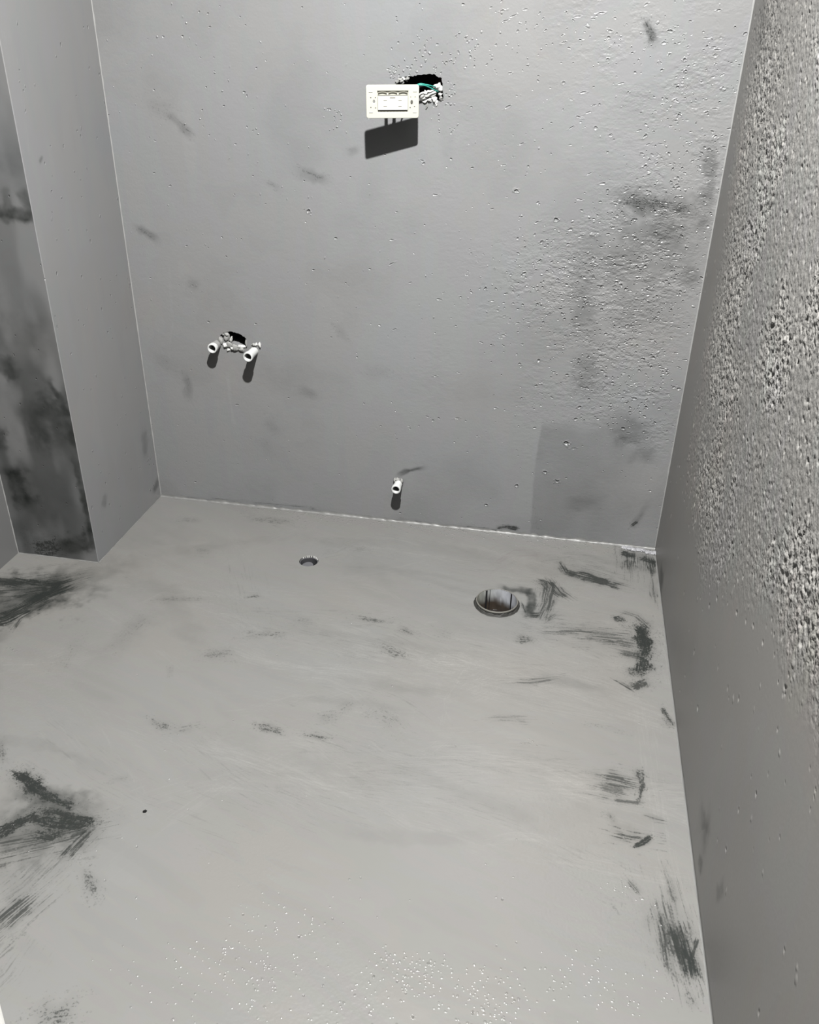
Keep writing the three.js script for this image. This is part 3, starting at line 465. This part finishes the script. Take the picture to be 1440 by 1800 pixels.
{ // pillar in the back left corner: two painted faces with a slightly worn arris
  const r = 0.0013, side = [], n = 60;
  const face = (a, b, ya, yb, f) => { const g = new THREE.BufferGeometry(), p = []; for (let j = 0; j < n; j++) { const y0 = ya + (yb - ya) * j / n, y1 = ya + (yb - ya) * (j + 1) / n; p.push(a[0], y0, a[1], b[0], y0, b[1], b[0], y1, b[1], a[0], y0, a[1], b[0], y1, b[1], a[0], y1, a[1]); } g.setAttribute('position', new THREE.BufferAttribute(new Float32Array(p), 3)); g.computeVertexNormals(); return uvBy(g, f); };
  const fs = (x, y, z) => [z / 0.4, y / 1.5], ff = (x, y) => [(X_PILLAR - x) / 0.24, y / 1.5];
  const pillar = struct('pillar', [face([X_PILLAR, Z_PILLAR - r], [X_PILLAR, 0], 0, H, fs), face([X_PILLAR - r, Z_PILLAR], [X_PILLAR, Z_PILLAR - r], 0, H, fs)], sideMat);
  mesh('front_face', [face([X_LEFT, Z_PILLAR], [X_PILLAR - r, Z_PILLAR], 0, H, ff)], frontMat, pillar);
}
struct('ceiling', [box(-1.83, 0.12, H, H + 0.12, -0.08, 3.2)], plainPaint);
struct('wall_front', [box(-1.83, 0.12, 0, H, 3.1, 3.2)], plainPaint);
// beads of paint and sealant where the surfaces meet: small hollow fillets with an uneven edge
function bead(name, a, b, u, v, size, wobble, mat) {
  const A = new THREE.Vector3(...a), B = new THREE.Vector3(...b), U = new THREE.Vector3(...u), V = new THREE.Vector3(...v), L = A.distanceTo(B), n = Math.ceil(L / 0.004), m = 5, P = [], I = [], o = rnd() * 80;
  for (let i = 0; i <= n; i++) for (let j = 0; j <= m; j++) {
    const s = i / n * L, t = j / m * Math.PI / 2, su = size * (1 + wobble * (fbm(s * 60 + o, 1, 3) - 0.5) * 2), sv = size * (1 + wobble * (fbm(s * 60 + o, 9, 3) - 0.5) * 2);
    const q = A.clone().lerp(B, i / n).addScaledVector(U, su * (1 - Math.sin(t)) + 0.0003).addScaledVector(V, sv * (1 - Math.cos(t)) + 0.0003); P.push(q.x, q.y, q.z);
    if (i < n && j < m) { const k = i * (m + 1) + j; I.push(k, k + 1, k + m + 1, k + 1, k + m + 2, k + m + 1); }
  }
  const g = new THREE.BufferGeometry(); g.setAttribute('position', new THREE.BufferAttribute(new Float32Array(P), 3)); g.setIndex(I); g.computeVertexNormals(); g.setAttribute('uv', new THREE.BufferAttribute(new Float32Array(P.length / 3 * 2), 2));
  return struct(name, g, mat);
}
bead('trim_1', [X_PILLAR, 0, 0], [X_PILLAR, H, 0], [1, 0, 0], [0, 0, 1], 0.0022, 0.6, beadMat);
bead('trim_2', [0, 0, 0], [0, H, 0], [-1, 0, 0], [0, 0, 1], 0.0028, 0.5, beadMat);
bead('trim_3', [X_PILLAR, 0, 0], [0, 0, 0], [0, 1, 0], [0, 0, 1], 0.007, 0.9, wetMat);
bead('trim_4', [X_LEFT, 0, Z_PILLAR], [X_LEFT, H, Z_PILLAR], [1, 0, 0], [0, 0, 1], 0.002, 0.6, beadMat);
bead('trim_5', [X_PILLAR, 0, 0], [X_PILLAR, 0, Z_PILLAR], [0, 1, 0], [1, 0, 0], 0.0022, 0.8, wetMat);
bead('trim_6', [X_LEFT, 0, Z_PILLAR], [X_PILLAR, 0, Z_PILLAR], [0, 1, 0], [0, 0, 1], 0.0025, 0.8, wetMat);
const trim7 = bead('trim_7', [0, 0, 0], [0, 0, Z_DOOR], [0, 1, 0], [-1, 0, 0], 0.003, 0.9, wetMat);
{ // a ridge of thick pale paint left in the back right corner
  const g = []; for (let i = 0; i < 18; i++) { const t = i / 15; g.push(lump(0.004 + rnd() * 0.006, 0.002 + rnd() * 0.0022, 0.004 + rnd() * 0.005, 0.9, 2).translate(-0.085 + 0.081 * t, 0.001, 0.006 + rnd() * 0.012 + 0.014 * t)); }
  mesh('paint_ridge', g, blobMat, trim7);
}

// ------------------------------------------------------------------ lamp in the ceiling above the frame
{
  const t = thing('ceiling_lamp', 'small square white ceiling downlight above the middle of the room', 'lamp', [LAMP.x, H, LAMP.z]);
  mesh('frame', [box(-0.05, 0.05, -0.012, 0, -0.05, -0.032), box(-0.05, 0.05, -0.012, 0, 0.032, 0.05), box(-0.05, -0.032, -0.012, 0, -0.032, 0.032), box(0.032, 0.05, -0.012, 0, -0.032, 0.032)], white, t);
  mesh('diffuser', [box(-0.032, 0.032, -0.008, -0.002, -0.032, 0.032)], std({ color: rgb(0.8, 0.8, 0.8), emissive: rgb(1, 0.99, 0.97), emissiveIntensity: 3 }), t);
  lampLight.position.set(LAMP.x, H - 0.0135, LAMP.z); lampLight.lookAt(LAMP.x, 0, LAMP.z); scene.add(lampLight);
}

// ------------------------------------------------------------------ outlet hanging out of the wall on its wires
{
  const TL = new THREE.Vector3(-0.7985, 1.1494, 0.0967), TR = new THREE.Vector3(-0.6823, 1.1511, 0.0705), BR = new THREE.Vector3(-0.6863, 1.0831, 0.0546), BL = new THREE.Vector3(-0.8027, 1.0806, 0.0856);
  const ex = TR.clone().sub(TL).add(BR).sub(BL).normalize(), ey0 = TL.clone().sub(BL).add(TR).sub(BR), ez = ex.clone().cross(ey0).normalize(), ey = ez.clone().cross(ex);
  const c = TL.clone().add(TR).add(BR).add(BL).multiplyScalar(0.25);
  const t = thing('power_outlet', 'cream rectangular power outlet hanging out of the grey wall on wires beside a broken hole', 'outlet', c.toArray());
  t.quaternion.setFromRotationMatrix(new THREE.Matrix4().makeBasis(ex, ey, ez));
  const W = 0.0588, Hh = 0.0345, rr = 0.006, s = new THREE.Shape();
  s.moveTo(-W + rr, -Hh); s.lineTo(W - rr, -Hh); s.quadraticCurveTo(W, -Hh, W, -Hh + rr); s.lineTo(W, Hh - rr); s.quadraticCurveTo(W, Hh, W - rr, Hh); s.lineTo(-W + rr, Hh); s.quadraticCurveTo(-W, Hh, -W, Hh - rr); s.lineTo(-W, -Hh + rr); s.quadraticCurveTo(-W, -Hh, -W + rr, -Hh);
  const slotHole = new THREE.Path(); slotHole.absellipse(-0.0415, 0.0005, 0.0020, 0.0036, 0, Math.PI * 2);
  const opening = pathOf([[-0.0335, 0.0228], [0.0345, 0.0228], [0.0345, -0.021], [-0.0335, -0.021]]);
  s.holes.push(slotHole, opening);
  const frame = mesh('mounting_frame', new THREE.ExtrudeGeometry(s, { depth: 0.0040, bevelEnabled: true, bevelThickness: 0.0016, bevelSize: 0.0014, bevelOffset: -0.0014, bevelSegments: 3, curveSegments: 10 }).translate(0, 0, -0.0056), cream, t);
  mesh('support_bar', [box(-0.0345, 0.0355, -0.022, 0.0238, -0.0052, -0.0028)], cream, t);
  const mod = mesh('socket_module', new RoundedBoxGeometry(0.0665, 0.029, 0.005, 3, 0.001).translate(0.0005, -0.0020, -0.0014), white, t);
  for (const x of [-0.0165, 0.0165]) for (const y of [0.0042, -0.0085]) mesh('socket_slot', new RoundedBoxGeometry(0.0075, 0.0016, 0.0008, 1, 0.0003).translate(x, y, 0.00105), slotGrey, mod);
  mesh('embossed_strip', [box(-0.006, 0.006, 0.0088, 0.0104, 0.0009, 0.0014)], slotGrey, mod);
  for (const x of [-0.0225, 0.0005, 0.0235]) {
    const a = new THREE.Shape(); a.moveTo(-0.0097, -0.0012); a.quadraticCurveTo(0, 0.0028, 0.0097, -0.0012); a.lineTo(0.0097, 0.0006); a.quadraticCurveTo(0, 0.0046, -0.0097, 0.0006);
    mesh('clip', new THREE.ExtrudeGeometry(a, { depth: 0.002, bevelEnabled: false }).translate(x, 0.0192, -0.0026), slotGrey, t);
  }
  mesh('clip_rail', [box(-0.0325, 0.0335, 0.0140, 0.0146, -0.0026, -0.0005)], slotGrey, t);
  { const g = [box(-0.032, 0.032, -0.0198, -0.0184, -0.0028, -0.0012)]; for (let i = 0; i < 9; i++) g.push(box(-0.031 + i * 0.0072, -0.0275 + i * 0.0072, -0.0212, -0.0196, -0.0028, -0.0014)); mesh('comb_strip', g, slotGrey, t); }
  { const g = new THREE.CylinderGeometry(0.0028, 0.0028, 0.0016, 16).rotateX(Math.PI / 2).scale(1, 1.35, 1).translate(0.0425, 0.0008, 0.0002); const sc = mesh('screw', g, steel, t); mesh('screw_slot', [box(0.0421, 0.0429, -0.0022, 0.0038, 0.0009, 0.0012)], holeDark, sc); }
  for (const [x, y, w, h] of [[-0.0485, 0.0098, 0.0028, 0.0016], [-0.0382, 0.0098, 0.0024, 0.0016], [-0.0485, -0.0105, 0.0028, 0.0016], [-0.0382, -0.0115, 0.0030, 0.0016], [0.0392, -0.0112, 0.0030, 0.0016], [0.0488, -0.0092, 0.0028, 0.0016], [0.0400, 0.0108, 0.0022, 0.0012], [0.0500, 0.0108, 0.0026, 0.0012]]) mesh('screw_hole', new THREE.CylinderGeometry(1, 1, 0.0006, 14).rotateX(Math.PI / 2).scale(w / 2, h / 2, 1).translate(x, y, 0.0001), holeDark, t);
  for (const [x, y] of [[-0.0485, 0.0215], [0.0495, 0.0215], [-0.0485, -0.0215], [0.0495, -0.0215]]) mesh('corner_ridge', new RoundedBoxGeometry(0.0085, 0.0012, 0.0010, 1, 0.0004).translate(x, y, 0.0002), cream, t);
  for (const x of [-0.0115, 0.0062]) mesh('terminal', [new RoundedBoxGeometry(0.0075, 0.026, 0.030, 2, 0.001).translate(x, 0.003, -0.0205)], blackWire, t);
  // wires, given in the room and brought into the outlet's own axes
  const inv = new THREE.Matrix4().compose(t.position, t.quaternion, new THREE.Vector3(1, 1, 1)).invert();
  const wire = (pts, r, m, name) => mesh(name, tube(pts, r, 40, 8).applyMatrix4(inv), m, t);
  wire([[-0.747, 1.122, 0.052], [-0.735, 1.128, 0.030], [-0.718, 1.139, 0.026], [-0.697, 1.1485, 0.036], [-0.681, 1.1495, 0.034], [-0.668, 1.1440, 0.020], [-0.656, 1.1370, 0.004], [-0.648, 1.130, -0.030], [-0.650, 1.128, -0.075]], 0.0014, greenWire, 'green_wire');
  wire([[-0.729, 1.122, 0.048], [-0.712, 1.136, 0.028], [-0.692, 1.1515, 0.030], [-0.676, 1.1500, 0.022], [-0.664, 1.1470, 0.012], [-0.657, 1.1440, -0.010], [-0.662, 1.138, -0.075]], 0.0014, greenWire, 'green_wire');
  wire([[-0.747, 1.110, 0.050], [-0.748, 1.112, 0.026], [-0.738, 1.128, 0.016], [-0.718, 1.142, 0.008], [-0.705, 1.148, -0.02], [-0.70, 1.148, -0.075]], 0.0016, blackWire, 'black_wire');
  wire([[-0.729, 1.112, 0.046], [-0.728, 1.116, 0.024], [-0.716, 1.130, 0.014], [-0.700, 1.142, 0.002], [-0.69, 1.145, -0.03], [-0.688, 1.144, -0.075]], 0.0016, blackWire, 'black_wire');
}
// broken plaster round the outlet hole
for (const [x, y, z, sx, sy, sz, m] of [[-0.6535, 1.1440, -0.006, 0.011, 0.007, 0.008, 0], [-0.676, 1.1300, -0.002, 0.012, 0.0075, 0.006, 0], [-0.648, 1.1330, -0.010, 0.005, 0.006, 0.006, 0], [-0.688, 1.1255, 0.000, 0.009, 0.006, 0.005, 0], [-0.662, 1.1215, 0.001, 0.006, 0.0055, 0.004, 0], [-0.672, 1.1175, 0.001, 0.006, 0.0035, 0.0035, 0], [-0.684, 1.1145, 0.001, 0.006, 0.003, 0.003, 0], [-0.655, 1.1135, 0.001, 0.0032, 0.006, 0.003, 0], [-0.646, 1.1215, 0.001, 0.004, 0.0035, 0.003, 1], [-0.742, 1.1585, -0.001, 0.005, 0.004, 0.004, 1], [-0.733, 1.1600, -0.003, 0.004, 0.0035, 0.004, 0], [-0.726, 1.1600, -0.002, 0.0045, 0.004, 0.004, 1], [-0.748, 1.1530, 0.000, 0.005, 0.003, 0.003, 1], [-0.737, 1.1535, -0.002, 0.006, 0.0035, 0.004, 1], [-0.678, 1.1045, 0.001, 0.002, 0.004, 0.002, 1], [-0.692, 1.1165, 0.001, 0.004, 0.003, 0.003, 1]])
  mesh('plaster_chip', lump(sx, sy, sz, 0.75, 2).rotateZ(rnd() * 0.6 - 0.3).translate(x, y, z), m ? greyPlaster : plaster, wallBack);
// broken plaster round the opening between the two supply pipes
for (const [x, y, z, sx, sy, sz, m] of [[-1.208, 0.4965, 0.000, 0.012, 0.009, 0.004, 1], [-1.190, 0.4935, 0.001, 0.013, 0.0075, 0.004, 1], [-1.221, 0.4985, 0.001, 0.006, 0.006, 0.004, 0], [-1.200, 0.4905, 0.002, 0.006, 0.004, 0.003, 0], [-1.212, 0.4850, 0.001, 0.004, 0.004, 0.003, 0], [-1.174, 0.4880, 0.001, 0.009, 0.006, 0.004, 1], [-1.176, 0.4960, -0.002, 0.011, 0.0035, 0.004, 0], [-1.213, 0.5180, -0.004, 0.009, 0.010, 0.005, 1], [-1.219, 0.5265, -0.002, 0.009, 0.005, 0.004, 1], [-1.205, 0.5120, -0.006, 0.003, 0.009, 0.004, 0], [-1.160, 0.5050, 0.000, 0.003, 0.009, 0.003, 1], [-1.122, 0.5055, 0.002, 0.003, 0.007, 0.004, 0], [-1.131, 0.5060, 0.001, 0.003, 0.005, 0.003, 0], [-1.140, 0.5045, 0.001, 0.006, 0.004, 0.003, 1], [-1.234, 0.5110, 0.001, 0.006, 0.008, 0.003, 1]])
  mesh('plaster_chip', lump(sx, sy, sz, 0.7, 2).rotateZ(rnd() * 0.6 - 0.3).translate(x, y, z), m ? greyPlaster : plaster, wallBack);

// ------------------------------------------------------------------ three water pipe stubs in the back wall
function waterPipe(x, y, len, label, bodyMat) {
  const t = thing('water_pipe', label, 'pipe', [x, y, 0], 'water pipe stubs in the back wall');
  const R = 0.0135, r = 0.0092, L = len, prof = [[R - 0.0018, -0.05], [R - 0.0018, L - 0.014], [R, L - 0.012], [R, L - 0.0012], [R - 0.0012, L], [r + 0.0009, L], [r, L - 0.0009], [r, L - 0.010], [r - 0.0006, L - 0.011], [r - 0.0006, -0.05]];
  const lathe = (q) => new THREE.LatheGeometry(q.map(([a, b]) => new THREE.Vector2(a, b)), 40).rotateX(Math.PI / 2);
  mesh('pipe_body', lathe(prof.slice(0, 2).concat([[R - 0.0016, L - 0.012]])), bodyMat, t);
  mesh('pipe_mouth', lathe([[R - 0.0017, L - 0.0138], ...prof.slice(2)]), pvc, t);
  for (let i = 0; i < 3; i++) mesh('thread', new THREE.TorusGeometry(r + 0.0001, 0.0004, 6, 32).translate(0, 0, L - 0.0025 - i * 0.0022), pvc, t);
  mesh('pipe_depth', new THREE.CylinderGeometry(r - 0.0007, r - 0.0007, 0.002, 24).rotateX(Math.PI / 2).translate(0, 0, -0.045), cavityMat, t);
  return t;
}
waterPipe(-1.2448, 0.4972, 0.0376, 'white-mouthed water pipe stub left of the broken opening, its body painted grey', std({ color: rgb(0.27, 0.27, 0.265), roughness: 0.4 }));
waterPipe(-1.1392, 0.4861, 0.0514, 'white water pipe stub right of the broken opening, with torn plaster behind it', pvc);
waterPipe(-0.7335, 0.1265, 0.0422, 'lone white water pipe stub low on the wall, close above the floor', pvc);
for (const [x, y, sx, sy] of [[-0.742, 0.1355, 0.005, 0.007], [-0.734, 0.1385, 0.006, 0.006], [-0.725, 0.134, 0.004, 0.007]]) mesh('plaster_chip', lump(sx, sy, 0.005, 0.7, 2).translate(x, y, 0.003), greyPlaster, wallBack);

// ------------------------------------------------------------------ large drain: soil pipe standing slightly proud of the floor
{
  const t = thing('drain_pipe', 'large round soil pipe opening in the floor with a thin pale rim and dirty inside', 'drain', [BIG[0], 0, BIG[1]]);
  const lathe = (q, n = 72) => new THREE.LatheGeometry(q.map(([a, b]) => new THREE.Vector2(a, b)), n);
  const inside = std({ vertexColors: true, roughness: 0.45 });
  const g = lathe([[0.0500, 0.0116], [0.0499, 0.005], [0.0499, 0], [0.0499, -0.01], [0.0499, -0.02], [0.0499, -0.03], [0.0499, -0.04], [0.0499, -0.05], [0.0499, -0.065], [0.0499, -0.09], [0.0499, -0.12], [0.0499, -0.15]], 96);
  const p = g.attributes.position, col = new Float32Array(p.count * 3);
  for (let i = 0; i < p.count; i++) {
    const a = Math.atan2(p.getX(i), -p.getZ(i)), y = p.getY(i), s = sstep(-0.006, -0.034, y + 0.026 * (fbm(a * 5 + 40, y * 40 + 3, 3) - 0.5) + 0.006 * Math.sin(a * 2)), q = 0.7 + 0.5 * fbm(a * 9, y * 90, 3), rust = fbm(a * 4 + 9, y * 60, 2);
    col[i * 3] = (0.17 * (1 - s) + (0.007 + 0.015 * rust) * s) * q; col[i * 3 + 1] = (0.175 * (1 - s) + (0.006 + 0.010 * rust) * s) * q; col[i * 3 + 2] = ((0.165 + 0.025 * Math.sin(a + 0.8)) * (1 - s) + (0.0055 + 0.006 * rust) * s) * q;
  }
  g.setAttribute('color', new THREE.BufferAttribute(col, 3)); mesh('pipe_inside', g, inside, t);
  mesh('rim', lathe([[0.0528, 0.0085], [0.0526, 0.0110], [0.0519, 0.0117], [0.0508, 0.0119], [0.0500, 0.0114], [0.0500, 0.0090]]), std({ color: rgb(0.14, 0.135, 0.12), roughness: 0.55 }), t);
  mesh('pipe_outside', lathe([[0.0530, -0.15], [0.0530, 0.0082], [0.0527, 0.0092]]), std({ color: rgb(0.03, 0.03, 0.027), roughness: 0.7 }), t);
  { // rough dark cement collar, higher on the left and in front
    const P = [], I = [], n = 96, q = [[0.0531, 0.0075], [0.0540, 0.0085], [0.0552, 0.0065], [0.0562, 0.0028], [0.0580, 0.0004]];
    for (let i = 0; i <= n; i++) for (let j = 0; j < q.length; j++) { const a = i / n * Math.PI * 2, k = 0.1 + 1.25 * fbm(Math.cos(a) * 5 + 9, Math.sin(a) * 5 + 4, 3) * (0.7 + 0.3 * Math.cos(a)), r = q[j][0] + (j > 2 ? 0.0022 * (fbm(Math.cos(a) * 9, Math.sin(a) * 9 + 30, 2) - 0.5) : 0); P.push(Math.sin(a) * r, q[j][1] * k + 0.0004, Math.cos(a) * r); if (i < n && j < q.length - 1) { const b = i * q.length + j; I.push(b, b + q.length, b + 1, b + 1, b + q.length, b + q.length + 1); } }
    const c = new THREE.BufferGeometry(); c.setAttribute('position', new THREE.BufferAttribute(new Float32Array(P), 3)); c.setIndex(I); c.computeVertexNormals(); c.setAttribute('uv', new THREE.BufferAttribute(new Float32Array(P.length / 3 * 2).map(() => rnd()), 2));
    mesh('cement_collar', c, std({ color: rgb(0.022, 0.0215, 0.019), roughness: 0.7 }), t);
  }
  for (const [x, w] of [[-0.0300, 0.0046], [-0.0218, 0.0014], [0.0335, 0.0044]]) { const z = -Math.sqrt(0.0497 ** 2 - x * x); mesh('inner_groove', [new THREE.BoxGeometry(w, 0.10, 0.0012).rotateY(Math.atan2(-x, -z)).translate(x, -0.04, z)], blackWire, t); }
  { const m = new THREE.CircleGeometry(0.0496, 40).rotateX(-Math.PI / 2); const m2 = new THREE.PlaneGeometry(0.1, 0.1, 40, 40).rotateX(-Math.PI / 2), v = m2.attributes.position; for (let i = 0; i < v.count; i++) { const x = v.getX(i), z = v.getZ(i), r = Math.hypot(x, z); if (r > 0.0497) { v.setX(i, x / r * 0.0497); v.setZ(i, z / r * 0.0497); } v.setY(i, -0.062 + 0.016 * fbm(x * 60 + 9, z * 60 + 4, 4)); } m2.computeVertexNormals(); mesh('sludge', m2, std({ color: rgb(0.012, 0.009, 0.008), roughness: 0.5 }), t); }
  for (let i = 0; i < 3; i++) mesh('debris', lump(0.004 + rnd() * 0.002, 0.003, 0.004, 0.6, 1).translate(-0.004 + i * 0.009, -0.046 - i * 0.003, -0.020 + i * 0.012), greyPlaster, t);
}
// ------------------------------------------------------------------ small drain
{
  const t = thing('floor_drain', 'small round waste hole in the floor with ragged paint on its back edge', 'drain', [SMALL[0], 0, SMALL[1]]);
  const lathe = (q, n = 48) => new THREE.LatheGeometry(q.map(([a, b]) => new THREE.Vector2(a, b)), n);
  mesh('pipe', lathe([[0.0255, -0.15], [0.0255, -0.0035], [0.0245, -0.0025], [0.0225, -0.0030], [0.0222, -0.004], [0.0222, -0.15]]), std({ color: rgb(0.06, 0.06, 0.065), roughness: 0.4 }), t);
  mesh('plug', [new THREE.CylinderGeometry(0.0158, 0.015, 0.006, 40).rotateZ(0.10).rotateX(0.1).translate(-0.004, -0.017, 0.0005)], std({ color: rgb(0.10, 0.10, 0.108), roughness: 0.5 }), t);
  mesh('plug_seat', lathe([[0.0221, -0.03], [0.001, -0.03]]), cavityMat, t);
  for (let i = 0; i < 9; i++) { const a = Math.PI * (0.72 + 0.56 * i / 8) + (rnd() - 0.5) * 0.08; mesh('paint_drip', new THREE.SphereGeometry(1, 10, 8).scale(0.0009 + rnd() * 0.0007, 0.005 + rnd() * 0.003, 0.0016).translate(Math.sin(a) * 0.0252, -0.0045, Math.cos(a) * 0.0252), white, t); }
}
// ------------------------------------------------------------------ white pail of which only a sliver shows at the lower left
{
  const t = thing('paint_pail', 'plain white pail on the floor, only a sliver showing in the bottom left corner', 'pail', [-1.0735, 0, 1.62]);
  const pailWhite = std({ color: new THREE.Color().setRGB(0.72, 0.72, 0.69), roughness: 0.35 });
  const lathe = (q, n = 64) => new THREE.LatheGeometry(q.map(([a, c]) => new THREE.Vector2(a, c)), n);
  mesh('body', lathe([[0, 0.004], [0.098, 0.004], [0.100, 0], [0.104, 0.001], [0.1053, 0.004], [0.1190, 0.28], [0.1170, 0.28], [0.1030, 0.006], [0, 0.006]]), pailWhite, t);
  mesh('rim', new THREE.TorusGeometry(0.119, 0.003, 10, 64).rotateX(Math.PI / 2).translate(0, 0.279, 0), pailWhite, t);
  mesh('collar', lathe([[0.1172, 0.245], [0.1215, 0.246], [0.1217, 0.25], [0.1176, 0.251]]), pailWhite, t);
  mesh('handle', tube([[0, 0.248, 0.1215], [-0.06, 0.240, 0.112], [-0.112, 0.215, 0.07], [-0.132, 0.200, 0], [-0.112, 0.215, -0.07], [-0.06, 0.240, -0.112], [0, 0.248, -0.1215]], 0.0022, 48, 8), steel, t);
  mesh('paint', new THREE.CircleGeometry(0.112, 48).rotateX(-Math.PI / 2).translate(0, 0.19, 0), std({ color: rgb(0.2, 0.2, 0.2), roughness: 0.2 }), t);
}
// ------------------------------------------------------------------ grit on the floor
{ const m = mesh('grit', lump(0.0035, 0.002, 0.0028, 0.5, 1).rotateY(0.6), std({ color: rgb(0.01, 0.01, 0.01), roughness: 1, specularIntensity: 0.1 })); m.position.set(-0.979, 0.0012, 1.146); m.userData = { label: 'tiny black grain of grit lying alone on the pale floor at lower left', category: 'grit' }; }

scene.traverse((o) => { if (o.isMesh) o.castShadow = o.receiveShadow = true; });
renderer.render(scene, camera);
